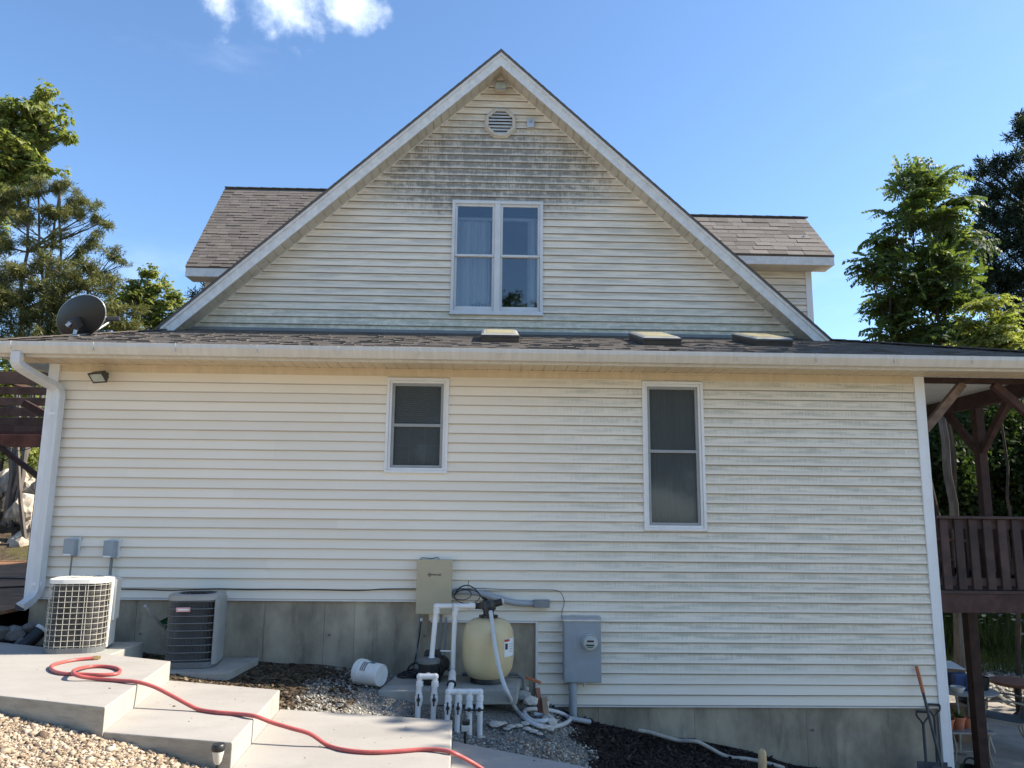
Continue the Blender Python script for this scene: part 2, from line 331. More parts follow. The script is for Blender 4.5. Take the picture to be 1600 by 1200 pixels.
# ------------------------------------------------------------------ mesh helpers
class MB:
    def __init__(s): s.v = []; s.f = []; s.at = {}
    def add(s, vs, fs):
        n = len(s.v); s.v += [tuple(a) for a in vs]; s.f += [tuple(i+n for i in f) for f in fs]; return s
    def box(s, x0, y0, z0, x1, y1, z1):
        return s.add([(x0, y0, z0), (x1, y0, z0), (x1, y1, z0), (x0, y1, z0), (x0, y0, z1), (x1, y0, z1), (x1, y1, z1), (x0, y1, z1)],
                     [(0, 3, 2, 1), (4, 5, 6, 7), (0, 1, 5, 4), (1, 2, 6, 5), (2, 3, 7, 6), (3, 0, 4, 7)])
    def beam(s, a, b, w, h, up=(0, 0, 1)):
        """bar of section w x h from a to b"""
        a, b = Vector(a), Vector(b); d = (b-a).normalized(); r = d.cross(Vector(up))
        r = r.normalized() if r.length > 1e-5 else Vector((1, 0, 0)); u = r.cross(d)
        vs = [p + r*sx*w/2 + u*sz*h/2 for p in (a, b) for sx, sz in ((-1, -1), (1, -1), (1, 1), (-1, 1))]
        return s.add(vs, [(3, 2, 1, 0), (4, 5, 6, 7), (0, 1, 5, 4), (1, 2, 6, 5), (2, 3, 7, 6), (3, 0, 4, 7)])
    def tube(s, pts, rad, n=10, closed=False, prof=None, up=(0, 0, 1)):
        pts = [Vector(p) for p in pts]; k = len(pts); rads = rad if isinstance(rad, (list, tuple)) else [rad]*k
        prof = prof or [(math.cos(2*math.pi*i/n), math.sin(2*math.pi*i/n)) for i in range(n)]; n = len(prof)
        tang = []
        for i in range(k):
            a = pts[i-1] if (i or closed) else pts[0]; b = pts[(i+1) % k] if (i < k-1 or closed) else pts[-1]
            t = (b-a); tang.append(t.normalized() if t.length > 1e-9 else Vector((0, 0, 1)))
        nrm = Vector(up) - tang[0]*tang[0].dot(Vector(up))
        if nrm.length < 1e-3: nrm = Vector((1, 0, 0)) - tang[0]*tang[0].x
        nrm.normalize(); base = len(s.v)
        for i in range(k):
            nrm = nrm - tang[i]*tang[i].dot(nrm); nrm.normalize(); bi = tang[i].cross(nrm)
            for (a, b) in prof: s.v.append(tuple(pts[i] + (bi*a + nrm*b)*rads[i]))
        for i in range(k if closed else k-1):
            j = (i+1) % k
            for q in range(n): s.f.append((base+i*n+q, base+i*n+(q+1) % n, base+j*n+(q+1) % n, base+j*n+q))
        if not closed:
            s.f.append(tuple(base+q for q in reversed(range(n)))); s.f.append(tuple(base+(k-1)*n+q for q in range(n)))
        return s
    def lathe(s, prof, c=(0, 0, 0), axis=(0, 0, 1), n=28):
        """prof: list of (radius, height along axis)"""
        ax = Vector(axis).normalized(); a = Vector((1, 0, 0)) if abs(ax.x) < .9 else Vector((0, 1, 0))
        a = (a - ax*a.dot(ax)).normalized(); b = ax.cross(a); c = Vector(c); base = len(s.v)
        for r, h in prof:
            for i in range(n):
                t = 2*math.pi*i/n; s.v.append(tuple(c + ax*h + (a*math.cos(t)+b*math.sin(t))*max(r, 1e-4)))
        for k in range(len(prof)-1):
            for i in range(n): s.f.append((base+k*n+i, base+k*n+(i+1) % n, base+(k+1)*n+(i+1) % n, base+(k+1)*n+i))
        s.f.append(tuple(base+i for i in reversed(range(n)))); s.f.append(tuple(base+(len(prof)-1)*n+i for i in range(n)))
        return s
    def extrude(s, poly, axis, a, b):
        """poly of 2-D points extruded along x ('x': points are y,z) / 'y' (x,z) / 'z' (x,y)"""
        mk = {'x': lambda p, t: (t, p[0], p[1]), 'y': lambda p, t: (p[0], t, p[1]), 'z': lambda p, t: (p[0], p[1], t)}[axis]
        n = len(poly); vs = [mk(p, a) for p in poly] + [mk(p, b) for p in poly]
        fs = [(i, (i+1) % n, n+(i+1) % n, n+i) for i in range(n)] + [tuple(reversed(range(n))), tuple(range(n, 2*n))]
        return s.add(vs, fs)
    def slab(s, quad, th, up=(0, 0, 1)):
        q = [Vector(p) for p in quad]; u = Vector(up)*th; n = len(q)
        vs = [p for p in q] + [p-u for p in q]
        return s.add(vs, [tuple(range(n)), tuple(reversed(range(n, 2*n)))] + [(i, n+i, n+(i+1) % n, (i+1) % n) for i in range(n)])
    def mesh(s, name, smooth=False, fix=True):
        me = bpy.data.meshes.new(name); me.from_pydata(s.v, [], s.f); me.update()
        if fix:
            bm = bmesh.new(); bm.from_mesh(me); bmesh.ops.recalc_face_normals(bm, faces=bm.faces); bm.to_mesh(me); bm.free()
        if smooth:
            me.polygons.foreach_set('use_smooth', [True]*len(me.polygons))
            try: me.set_sharp_from_angle(angle=R_(38))
            except Exception: pass
        return me
    def build(s, name, mt, parent=None, smooth=False, bevel=0.0, **props):
        return link(name, s.mesh(name, smooth), mt, parent, bevel, **props)

def link(name, me, mt, parent=None, bevel=0.0, loc=None, **props):
    if mt is not None and not me.materials: me.materials.append(M[mt])
    o = bpy.data.objects.new(name, me); COL.objects.link(o)
    if loc is not None: o.location = loc
    if parent is not None:
        o.parent = parent
        if parent.type == 'EMPTY': o.matrix_parent_inverse = Matrix.Translation(-parent.location)
    if bevel:
        b = o.modifiers.new('bevel', 'BEVEL'); b.width = bevel; b.segments = 2; b.limit_method = 'ANGLE'; b.angle_limit = R_(40)
    for k, v in props.items(): o[k] = v
    return o
def thing(name, loc, label, cat, group=None, kind=None):
    o = bpy.data.objects.new(name, None); COL.objects.link(o); o.location = loc; o.empty_display_size = .1
    o['label'] = label; o['category'] = cat
    if group: o['group'] = group
    if kind: o['kind'] = kind
    return o
def fast_mesh(name, V, Fq, tint=None):
    """V (n,3) array, Fq (m,k) index array"""
    me = bpy.data.meshes.new(name); m, k = Fq.shape
    me.vertices.add(len(V)); me.vertices.foreach_set('co', np.asarray(V, np.float32).ravel())
    me.loops.add(m*k); me.loops.foreach_set('vertex_index', np.asarray(Fq, np.int32).ravel())
    me.polygons.add(m); me.polygons.foreach_set('loop_start', np.arange(0, m*k, k, dtype=np.int32))
    me.update(calc_edges=True)
    if tint is not None:
        a = me.attributes.new('tint', 'FLOAT', 'POINT'); a.data.foreach_set('value', np.asarray(tint, np.float32))
    return me
def smooth_path(pts, sub=6):
    """Catmull-Rom through the points"""
    p = [Vector(q) for q in pts]; out = []
    for i in range(len(p)-1):
        a = p[max(i-1, 0)]; b = p[i]; c = p[i+1]; d = p[min(i+2, len(p)-1)]
        for k in range(sub):
            t = k/sub
            out.append(.5*((2*b) + (c-a)*t + (2*a-5*b+4*c-d)*t*t + (3*b-a-3*c+d)*t*t*t))
    out.append(p[-1]); return out

# ------------------------------------------------------------------ ground
WALL_G = [(-400, .2), (-30, .2), (-9, -.25), (-6, -.40), (-4.6, -.46), (-2.6, -.60), (-1.3, -.68), (-.4, -.80), (.5, -.96), (.9, -1.13), (1.54, -1.27), (2.4, -1.41), (3.1, -1.58), (4.6, -1.74), (5.6, -2.08), (7, -2.14), (12, -2.25), (30, -2.6), (400, -6)]
FRONT_G = [(-400, .3), (-30, .2), (-7, -.34), (-4.5, -.40), (-3.3, -.45), (-2.5, -.515), (-2.0, -.60), (-1.5, -.70), (-.5, -.92), (0, -1.02), (2, -1.45), (5, -2.0), (12, -2.4), (30, -2.8), (400, -6)]
def h_np(x, y):
    w = np.interp(x, *zip(*WALL_G)); f = np.interp(x, *zip(*FRONT_G))
    t = np.clip((-y-2.0)/.9, 0, 1); t = t*t*(3-2*t)
    h = w*(1-t) + f*t
    # bed drops towards the walk on the right
    bed = np.clip((x-.2)/1.0, 0, 1)*np.clip((-y-.1)/2.2, 0, 1); h = h - .10*bed
    h = h - .13*np.exp(-((x+.2)/.75)**2)*np.clip((-y-.85)/.35, 0, 1)*np.clip((y+2.3)/.4, 0, 1)
    # wooded rocky slope behind left
    hill = np.clip((y-7.5)/6, 0, 3)*np.clip((-x-5.5)/3.0, 0, 1.4); h = h + 1.5*hill
    hill2 = np.clip((y-11)/10, 0, 3); h = h + hill2*.9*np.clip((14+x)/10, 0, 1)*0 
    bank = np.clip((y-8.2)/5, 0, 4)*np.clip((x-4)/4, 0, 1); h = h + .55*bank
    back = np.clip((-y-9)/20, 0, 3); h = h - .2*back
    return h
def h_at(x, y): return float(h_np(np.array([float(x)]), np.array([float(y)]))[0])
def axis_pts(a, b, st, far):
    mid = list(np.arange(a, b+1e-6, st)); lo, hi = [], []; d = st
    x = a
    while x > -far: d *= 1.18; x -= d; lo.append(x)
    d = st; x = b
    while x < far: d *= 1.18; x += d; hi.append(x)
    return np.array(lo[::-1] + mid + hi)
GX, GY = axis_pts(-6, 8.5, .075, 700), axis_pts(-5.2, 3.5, .075, 700)
XX, YY = np.meshgrid(GX, GY)
ZZ = h_np(XX, YY)
from mathutils import noise as mnoise
near = (np.abs(XX) < 12) & (YY > -9) & (YY < 14)
def wob(x, y): return .5*np.sin(x*3.1+1.3*np.sin(y*2.3)) + .5*np.sin(y*3.7+1.7*np.sin(x*2.9+1))
ZZ = ZZ + near*(.012*wob(XX, YY) + .006*wob(XX*3.3+4, YY*3.1))
nx, ny = len(GX), len(GY)
V = np.stack([XX, YY, ZZ], -1).reshape(-1, 3)
ii = np.arange(nx*ny).reshape(ny, nx)
Fq = np.stack([ii[:-1, :-1], ii[:-1, 1:], ii[1:, 1:], ii[1:, :-1]], -1).reshape(-1, 4)
def ss(v, a, b): t = np.clip((v-a)/(b-a), 0, 1); return t*t*(3-2*t)
edge = .35 + .55*(XX) * 0
mulch = ss(XX - .55*(-YY-.6)*.35 + .14*wob(XX*2, YY*2), .62, .85)*ss(-YY, -.3, -.1)*ss(YY, -4.4, -3.9)*ss(-XX, -5.2, -4.6)
soil = np.maximum(ss(-XX + .25*wob(XX*2, YY*2), 1.25, 1.7)*ss(YY, -2.6, -2.2)*ss(-YY, -1, -.5)*ss(XX, -6, -5), ss(-XX, 4.7, 5.2)*ss(YY, -1.5, -.8)*.8)
forest = np.maximum(ss(YY, 8, 11), ss(-YY, 16, 22))
soil = np.maximum(soil, ss(YY, 9, 13)*.9)
grass = np.maximum(ss(XX, 4, 6)*ss(YY-.25*XX*0, 7.4, 8.0), ss(np.hypot(XX, YY+8), 22, 30)) * (1-ss(YY, 14, 20)*.3)
pea = ss(XX, -1.9, -1.5)*ss(-XX, -1.3, -.9)*ss(YY, -2.9, -2.6)*ss(-YY, -2.0, -.0) + ss(XX, 4.6, 5.2)
me = fast_mesh('ground', V, Fq)
a = me.color_attributes.new('zone', 'FLOAT_COLOR', 'POINT')
a.data.foreach_set('color', np.stack([mulch, soil, grass, np.ones_like(soil)], -1).astype(np.float32).ravel())
a = me.attributes.new('pea', 'FLOAT', 'POINT'); a.data.foreach_set('value', pea.astype(np.float32).ravel())
me.polygons.foreach_set('use_smooth', [True]*len(me.polygons))
ground = link('ground', me, 'ground', kind='structure', label='sloping ground of tan gravel, soil and dark mulch')

# ------------------------------------------------------------------ house
S = .1016; GY_ = 1.77; APX = .05; PIT = .92
Z_SOF = 2.42; X0, X1 = -4.70, 4.70
house = thing('house', (0, 0, -.6), 'two-storey cream vinyl-sided house with mildew-stained front gable and shingled roofs', 'house')

def lap_panel(y, z0, z1, xl0, xl1, xr0, xr1, name='siding_panel', parent=None, back=0.0):
    """one course of lap siding facing -y, ends may be slanted"""
    if xr0-xl0 < .03 and xr1-xl1 < .03: return None
    j = random.uniform(-.0012, .0012); dz = random.uniform(-.001, .001)
    prof = [(0.0, z0+.004), (-.010, z0+dz), (-.0225+j, z0+dz), (-.023+j, z0+.007), (-.014+j, z0+(z1-z0)*.52), (-.0125+j, z0+(z1-z0)*.56), (-.005, z1+.006), (0, z1+.006)]
    laps = [0, 0, 0, .07, .52, .56, 1, 1]
    t = [min(1, max(0, (p[1]-z0)/(z1-z0))) for p in prof]
    b = MB(); n = len(prof); ns = max(1, min(6, int((xr0-xl0)/.7))); vs = []; fs = []; ph = random.random()*6
    for k in range(ns+1):
        u = k/ns; wy = .0016*math.sin(ph+k*1.9)*(0 < k < ns); wz = .0013*math.sin(ph*2+k*2.3)*(0 < k < ns)
        for i, (p, q) in enumerate(zip(prof, t)):
            xl = xl0+(xl1-xl0)*q; xr = xr0+(xr1-xr0)*q; vs.append((xl+(xr-xl)*u, y+p[0]+(wy if 0 < i < 6 else 0), p[1]+(wz if 0 < i < 4 else 0)))
        if k: fs += [((k-1)*n+i, (k-1)*n+i+1, k*n+i+1, k*n+i) for i in range(n-1)]
    b.add(vs, fs + [tuple(range(n)), tuple(range((ns+1)*n-1, ns*n-1, -1))])
    me = b.mesh(name); a = me.attributes.new('lap', 'FLOAT', 'POINT')
    a.data.foreach_set('value', np.array(laps*(ns+1), np.float32))
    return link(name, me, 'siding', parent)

def cut(iv, holes):
    for (h0, h1) in holes:
        out = []
        for (a, b) in iv:
            if h1 <= a or h0 >= b: out.append((a, b)); continue
            if h0 > a: out.append((a, h0))
            if h1 < b: out.append((h1, b))
        iv = out
    return iv

WIN_S = (-1.133, 1.302, -.469, 2.322)      # small window, outer casing
WIN_T = (1.617, .729, 2.281, 2.324)        # tall window
WIN_G = (-.583, 3.507, .655, 5.096)        # gable window
# backing of the lower wall, open at the windows
b = MB()
def backing(b, y0, y1, xa, xb, za, zb, holes):
    xs = sorted({xa, xb, *[h[0]+.02 for h in holes], *[h[2]-.02 for h in holes]})
    for i in range(len(xs)-1):
        a, c = xs[i], xs[i+1]; hz = [(h[1]+.02, h[3]-.02) for h in holes if h[0] < (a+c)/2 < h[2]]
        for (p, q) in cut([(za, zb)], hz): b.box(a, y0, p, c, y1, q)
backing(b, .003, .12, X0+.02, .49, .004, Z_SOF+.10, [WIN_S]); backing(b, .003, .12, .492, X1-.02, -1.01, Z_SOF+.10, [WIN_T])
lower_wall = b.build('lower_wall', 'trim_white', house)
b = MB(); b.box(X1-.02, .12, -1.01, X1, 9, Z_SOF+.1); b.box(X0, .12, -.01, X0+.02, 9, Z_SOF+.1); b.box(X0, 9, -1, X1, 9.1, Z_SOF+.1)
b.build('side_wall', 'trim_white', house)
SEAMS = [3.66, 7.32]
def run(y, z0, z1, a, c, parent, seamoff, xl1=None, xr1=None):
    """course from a to c broken at panel seams"""
    xs = [a]; s = -4.7 + seamoff
    while s < c - .25:
        if s > a + .25: xs.append(s)
        s += 3.66
    xs.append(c)
    for i in range(len(xs)-1):
        l0 = xs[i]; r0 = xs[i+1]
        l1 = xl1 if (i == 0 and xl1 is not None) else l0; r1 = xr1 if (i == len(xs)-2 and xr1 is not None) else r0
        lap_panel(y - (.0016 if i % 2 else 0), z0, z1, l0 + (0 if i == 0 else .0), l1, r0 + (.02 if i < len(xs)-2 else 0), r1 + (.02 if i < len(xs)-2 else 0), parent=parent)
for k in range(-10, 23):
    z0, z1 = k*S, (k+1)*S
    a, c = X0+.075, X1-.07
    if k < -2: a = .50
    elif k < 0: a = -.62
    holes = [(w[0], w[2]) for w in (WIN_S, WIN_T) if w[1] < z1-.004 and w[3] > z0+.004]
    so = [.9, 2.4, 1.6, 3.1, .4, 2.0][(k//2) % 6]
    for (p, q) in cut([(a, c)], holes): run(0, z0, z1, p, q, lower_wall, so)
    for w in (WIN_S, WIN_T):
        if z0+.012 < w[1] < z1: lap_panel(0, z0, w[1]+.004, w[0], w[0], w[2], w[2], parent=lower_wall)
        if z0 < w[3] < z1-.012: lap_panel(0, w[3]-.004, z1, w[0], w[0], w[2], w[2], parent=lower_wall)
# frieze strip under the soffit, trims
b = MB(); b.box(X0+.075, -.014, 23*S+.003, X1-.07, -.001, Z_SOF-.022); b.build('frieze', 'almond', lower_wall)
b = MB(); b.box(X0+.075, -.032, Z_SOF-.022, X1-.07, -.001, Z_SOF-.001); b.build('soffit_channel', 'almond', lower_wall)
def corner_post(x, sgn, za, zb):
    b = MB(); b.box(min(x, x+sgn*.088), -.036, za, max(x, x+sgn*.088), .001, zb)
    b.box(min(x-sgn*.026, x), -.036, za, max(x-sgn*.026, x), .088, zb) if False else None
    b.box(x-sgn*.022 if sgn > 0 else x, -.0365, za-.001, x if sgn > 0 else x+.022, .09, zb)
    return b.build('corner_post', 'corner_white', house, bevel=.003)
corner_post(X0, 1, -.03, Z_SOF-.002); corner_post(X1, -1, -1.95, Z_SOF-.002)
b = MB(); b.box(.478, -.03, -1.0, .50, .002, -2*S+.002); b.box(-.60, -.024, -2*S-.012, .478, .002, -2*S+.003); b.build('channel_trim', 'trim_white', house)
b = MB(); b.box(.52, -.022, -10*S-.014, X1-.07, .002, -10*S+.002); b.box(X0+.08, -.022, -.014, -.62, .002, .002); b.build('starter_strip', 'trim_white', house)

# foundation panels
fnd = MB(); fnd.box(X0+.06, .10, -2.6, X1-.02, .16, 0); foundation = fnd.build('foundation', 'foundation', house)
xs = [X0+.02, -3.6, -2.3, -1.69, -1.38, -.72, .50, 1.12, 2.1, 3.25, 3.55, X1-.03]
for i in range(len(xs)-1):
    zt = -.015 if xs[i] < -.65 else (-.2 if xs[i] < .49 else -1.03)
    y = .012 + random.uniform(-.003, .003)
    b = MB(); b.box(xs[i]+.0008, y, -2.6, xs[i+1]-.0008, .10, zt); b.build('concrete_panel', 'foundation', foundation, bevel=.002)
b = MB()
for i in range(1, len(xs)-1, 2): b.lathe([(.012, 0), (.012, .012)], (xs[i]+.06, .0, -1.25 if xs[i] > .5 else -.35), (0, -1, 0), 8)
b.build('form_tie', 'dark_rock', foundation)
b = MB(); b.box(X1-.05, .16, -2.6, X1-.02, 9, -.9); b.box(X0+.03, .16, -2.6, X0+.06, 9, 0); b.build('side_foundation', 'foundation', foundation)

# ------------------------------------------------------------------ lower roof, soffit, gutter
EAVE_Y = -.485; ROOF_Z0 = 2.535; SL = .302
def zroof(y): return ROOF_Z0 + SL*(y+.56)
HIP_L = [(-5.06, -.56, ROOF_Z0), (-4.22, 1.45, zroof(1.45))]; HIP_R = [(6.52, -.56, ROOF_Z0), (4.33, 1.60, zroof(1.6))]
b = MB()
b.slab([(-5.06, -.56, ROOF_Z0), (6.52, -.56, ROOF_Z0), (4.33, 1.60, zroof(1.6)), (4.30, 1.80, zroof(1.8)), (-4.2, 1.80, zroof(1.8)), (-4.22, 1.45, zroof(1.45))], .03)
roof = b.build('roof', 'shingle_mass', house)
b = MB(); b.slab([(-5.06, -.56, ROOF_Z0), (-4.22, 1.45, zroof(1.45)), (-4.22, 9.2, zroof(1.45)), (-5.06, 9.2, ROOF_Z0)], .03)
b.slab([(6.52, -.56, ROOF_Z0), (6.52, 9.2, ROOF_Z0), (4.33, 9.2, zroof(1.6)), (4.33, 1.6, zroof(1.6))], .03)
b.build('side_roof', 'shingle_mass', house)
# upper roof of the gable
RT = 7.125; RY = GY_-.35
def zrake(x): return RT - PIT*abs(x-APX)
b = MB()
for sx, xe in ((-1, -4.29), (1, 4.36)):
    b.slab([(APX, RY-.03, RT+.02), (APX, 9.2, RT+.02), (xe, 9.2, zrake(xe)+.02), (xe, RY-.03, zrake(xe)+.02)], .035)
b.build('upper_roof', 'shingle_mass', house)

def shingles(quad_fn, rows, expo, wmin, wmax, normal, name, parent, piece=False):
    """quad_fn(row) -> (p_left, p_right, upslope unit, across unit); thin wedge tabs"""
    VV, FF, TT = [], [], []; nrm = Vector(normal).normalized(); pieces = 0
    for r in range(rows):
        pl, pr, up = quad_fn(r); ac = (pr-pl); L = ac.length; ac = ac.normalized()
        x = -random.uniform(0, wmax)
        while x < L:
            w = random.uniform(wmin, wmax); a = max(x, 0); c = min(x+w-.004, L); x += w
            if c-a < .02: continue
            t = random.choice([.1, .25, .4, .5, .6, .8, 1.0]) * .8 + random.random()*.2
            lift = random.choice([.007, .007, .013]); drop = random.choice([0, 0, .008])
            p = pl + ac*a - up*drop; w2 = c-a
            vs = [p+nrm*.001, p+ac*w2+nrm*.001, p+ac*w2+nrm*lift, p+nrm*lift, p+up*(expo*1.25)+nrm*.0015, p+ac*w2+up*(expo*1.25)+nrm*.0015]
            fs = [(0, 1, 2, 3), (3, 2, 5, 4), (0, 3, 4), (1, 5, 2)]
            if piece:
                link(name, MB().add([v-p for v in vs], fs).mesh(name), 'shingle_piece', parent, loc=p)
            else:
                n = len(VV); VV += [tuple(v) for v in vs]; FF += [tuple(i+n for i in f) for f in fs]; TT += [t]*6
    if not piece:
        me = bpy.data.meshes.new(name); me.from_pydata(VV, [], FF); me.update()
        a = me.attributes.new('tint', 'FLOAT', 'POINT'); a.data.foreach_set('value', np.array(TT, np.float32))
        o = link(name, me, 'shingle_mass', parent); o['kind'] = 'stuff'; return o
upv = Vector((0, 1, SL)).normalized(); EX = .110
def lower_row(r):
    d = r*EX; y = -.57 + d*upv.y; z = ROOF_Z0 + d*upv.z - .003
    t = (y+.56)/(1.45+.56); xl = -5.07 + .84*t; xr = 6.53 - 2.19*(y+.56)/2.16
    return Vector((xl, y, z)), Vector((xr, y, z)), upv
shingles(lower_row, 22, EX, .07, .17, (0, -SL, 1), 'shingle_field', roof)
b = MB()       # hip caps
for H in (HIP_L, HIP_R):
    b = MB(); a, c = Vector(H[0]), Vector(H[1])
    for i in range(18):
        p = a.lerp(c, i/18.0); q = a.lerp(c, (i+1.25)/18); b.beam(p+Vector((0, 0, .018)), q+Vector((0, 0, .010)), .17, .012)
    b.build('hip_cap', 'shingle_mass', roof)
b = MB(); b.box(-4.0, GY_-.055, zroof(GY_)-.01, 4.12, GY_+.001, zroof(GY_)+.03); b.build('flashing', 'grey_paint_dark', house)

# fascia + gutter
b = MB(); b.box(-5.0, EAVE_Y-.0, Z_SOF-.02, 6.46, EAVE_Y+.02, 2.53); b.build('fascia', 'gutter_white', house)
GP = [(-.486, 2.425), (-.486, 2.532), (-.492, 2.532), (-.494, 2.440), (-.548, 2.438), (-.572, 2.472), (-.590, 2.498), (-.594, 2.520), (-.586, 2.532), (-.590, 2.538), (-.604, 2.534), (-.606, 2.494), (-.584, 2.462), (-.556, 2.425)]
b = MB(); b.extrude(GP, 'x', -5.10, 6.56)
gutter = b.build('gutter', 'gutter_white', house)
b = MB(); b.extrude([(-5.045+.55+p[0]-.01, p[1]-.0005) for p in GP], 'y', -.52, 9.2); b.build('side_gutter', 'gutter_white', house)
b = MB(); b.box(6.44, -.48, Z_SOF-.02, 6.46, 9.2, 2.53); b.build('side_fascia', 'gutter_white', house); b = MB(); b.box(-5.0, -.46, Z_SOF-.02, -4.98, 9.2, 2.53); b.build('side_fascia', 'gutter_white', house)
gbm = MB().box(-.004, -.6085, 2.452, .004, -.585, 2.537).mesh('gutter_bracket'); gbm.materials.append(M['gutter_white'])
for xg in np.arange(-4.8, 6.4, .81): link('gutter_bracket', gbm, None, gutter, loc=(xg, 0, 0))
# soffit, panel by panel
sof = MB(); sof.box(-4.98, EAVE_Y+.02, Z_SOF+.008, 6.44, -.001, Z_SOF+.02); soffit = sof.build('soffit', 'almond', house)
pm = MB(); pm.extrude([(0, 0), (.112, 0), (.112, .007), (.1195, .007), (.1195, .0075), (.0, .0075)], 'y', EAVE_Y+.021, -.034)
pmesh = pm.mesh('soffit_panel'); pmesh.materials.append(M['almond'])
for i in range(95):
    link('soffit_panel', pmesh, None, soffit, loc=(-4.975+i*.12, 0, Z_SOF-.0005+random.uniform(-.001, .001)))
b = MB()
for i in range(95): b.lathe([(.006, 0), (.003, .006)], (-4.975+i*.12+.116, -.045, Z_SOF-.004), (0, 0, 1), 6)
b.build('soffit_vent_notch', 'ink_soft', soffit, kind='stuff')

# ------------------------------------------------------------------ gable wall
gw = MB(); zb = 3.19
for (p, q) in ((-4.09, WIN_G[0]+.02), (WIN_G[2]-.02, 4.17)):
    gx = lambda x: 6.97 - PIT*abs(x-APX)
    gw.add([(p, GY_+.003, zb), (q, GY_+.003, zb), (q, GY_+.003, gx(q)), (p, GY_+.003, gx(p))], [(0, 1, 2, 3)])
q0, q1 = WIN_G[0]+.02, WIN_G[2]-.02
gw.add([(q0, GY_+.003, zb), (q1, GY_+.003, zb), (q1, GY_+.003, WIN_G[1]+.02), (q0, GY_+.003, WIN_G[1]+.02)], [(0, 1, 2, 3)])
gw.add([(q0, GY_+.003, WIN_G[3]-.02), (q1, GY_+.003, WIN_G[3]-.02), (q1, GY_+.003, gx(q1)), (APX, GY_+.003, 6.97), (q0, GY_+.003, gx(q0))], [(0, 1, 2, 3, 4)])
gable_wall = gw.build('gable_wall', 'trim_white', house)
GZ = 3.4296 - 2*S; ZA = 6.945
for k in range(0, 38):
    z0, z1 = GZ+k*S, GZ+(k+1)*S
    if z0 > ZA-.04: break
    z1c = min(z1, ZA); hw0 = (ZA-z0)/PIT; hw1 = max((ZA-z1c)/PIT, 0)
    hole = [(WIN_G[0], WIN_G[2])] if (WIN_G[1] < z1-.004 and WIN_G[3] > z0+.004) else []
    if z0+.012 < WIN_G[1] < z1: lap_panel(GY_, z0, WIN_G[1]+.004, WIN_G[0], WIN_G[0], WIN_G[2], WIN_G[2], parent=gable_wall)
    if z0 < WIN_G[3] < z1-.012: lap_panel(GY_, WIN_G[3]-.004, z1, WIN_G[0], WIN_G[0], WIN_G[2], WIN_G[2], parent=gable_wall)
    iv = cut([(APX-hw0, APX+hw0)], hole); so = [1.3, 2.9, .5, 2.1][(k//2) % 4]
    for (p, q) in iv:
        run(GY_, z0, z1c, p, q, gable_wall, so, xl1=(APX-hw1 if abs(p-(APX-hw0)) < 1e-6 else None), xr1=(APX+hw1 if abs(q-(APX+hw0)) < 1e-6 else None))
# rake channel, soffit, fascia
for sgn in (-1, 1):
    xe = 4.12*sgn + APX
    A, B_ = Vector((APX, GY_-.03, ZA+.015)), Vector((xe, GY_-.03, ZA+.015-PIT*4.12))
    b = MB(); b.beam(A, B_, .05, .03); b.build('rake_channel', 'trim_white', gable_wall)
    b = MB()
    for (t0, t1, yy, dy) in ((0, .20, RY, .02),):
        for (za, zb2, yo, th) in ((-.205, -.055, 0, .02), (-.060, .004, -.018, .036)):
            x2 = 4.28*sgn + APX if sgn < 0 else 4.30+APX
            def pt(x, dz): return (x, RY+yo, RT+dz-PIT*abs(x-APX))
            f = [pt(APX, za), pt(x2, za), pt(x2, zb2), pt(APX, zb2)]
            b.add(f + [(p[0], p[1]+th, p[2]) for p in f], [(0, 1, 2, 3), (7, 6, 5, 4), (0, 4, 5, 1), (1, 5, 6, 2), (2, 6, 7, 3), (3, 7, 4, 0)])
    b.build('rake_fascia', 'rake_fascia', house)
    sp = MB(); L = 4.22
    for (ya, yb) in ((RY+.02, GY_),):
        f = [(APX, ya, ZA+.012), (APX+sgn*L, ya, ZA+.012-PIT*L), (APX+sgn*L, yb, ZA+.012-PIT*L), (APX, yb, ZA+.012)]
        sp.slab(f, -.004)
    rs = sp.build('rake_soffit', 'rake_soffit', house)
    w = .1015
    pm = MB(); fpts = []
    for (xx, zz) in ((0, 0), (w-.013, 0), (w-.013, .011), (w, .011), (w, .016), (0, .016)): fpts.append((sgn*xx, zz - PIT*xx))
    pm.extrude(fpts, 'y', RY+.021, GY_-.05); pme = pm.mesh('soffit_panel'); pme.materials.append(M['rake_soffit'])
    for i in range(41): link('soffit_panel', pme, None, rs, loc=(APX+sgn*i*w, 0, ZA-.006-PIT*i*w))
    # shingle edge above the fascia
    b = MB()
    for i in range(46):
        xa = i*4.32/46; xb = xa + 4.32/46*1.3
        b.beam((APX+sgn*xa, RY+.085, RT+.026-PIT*xa), (APX+sgn*xb, RY+.085, RT+.020-PIT*xb), .22, .007, up=(0, 0, 1))
    b.build('rake_shingle_edge', 'shingle_piece', house)

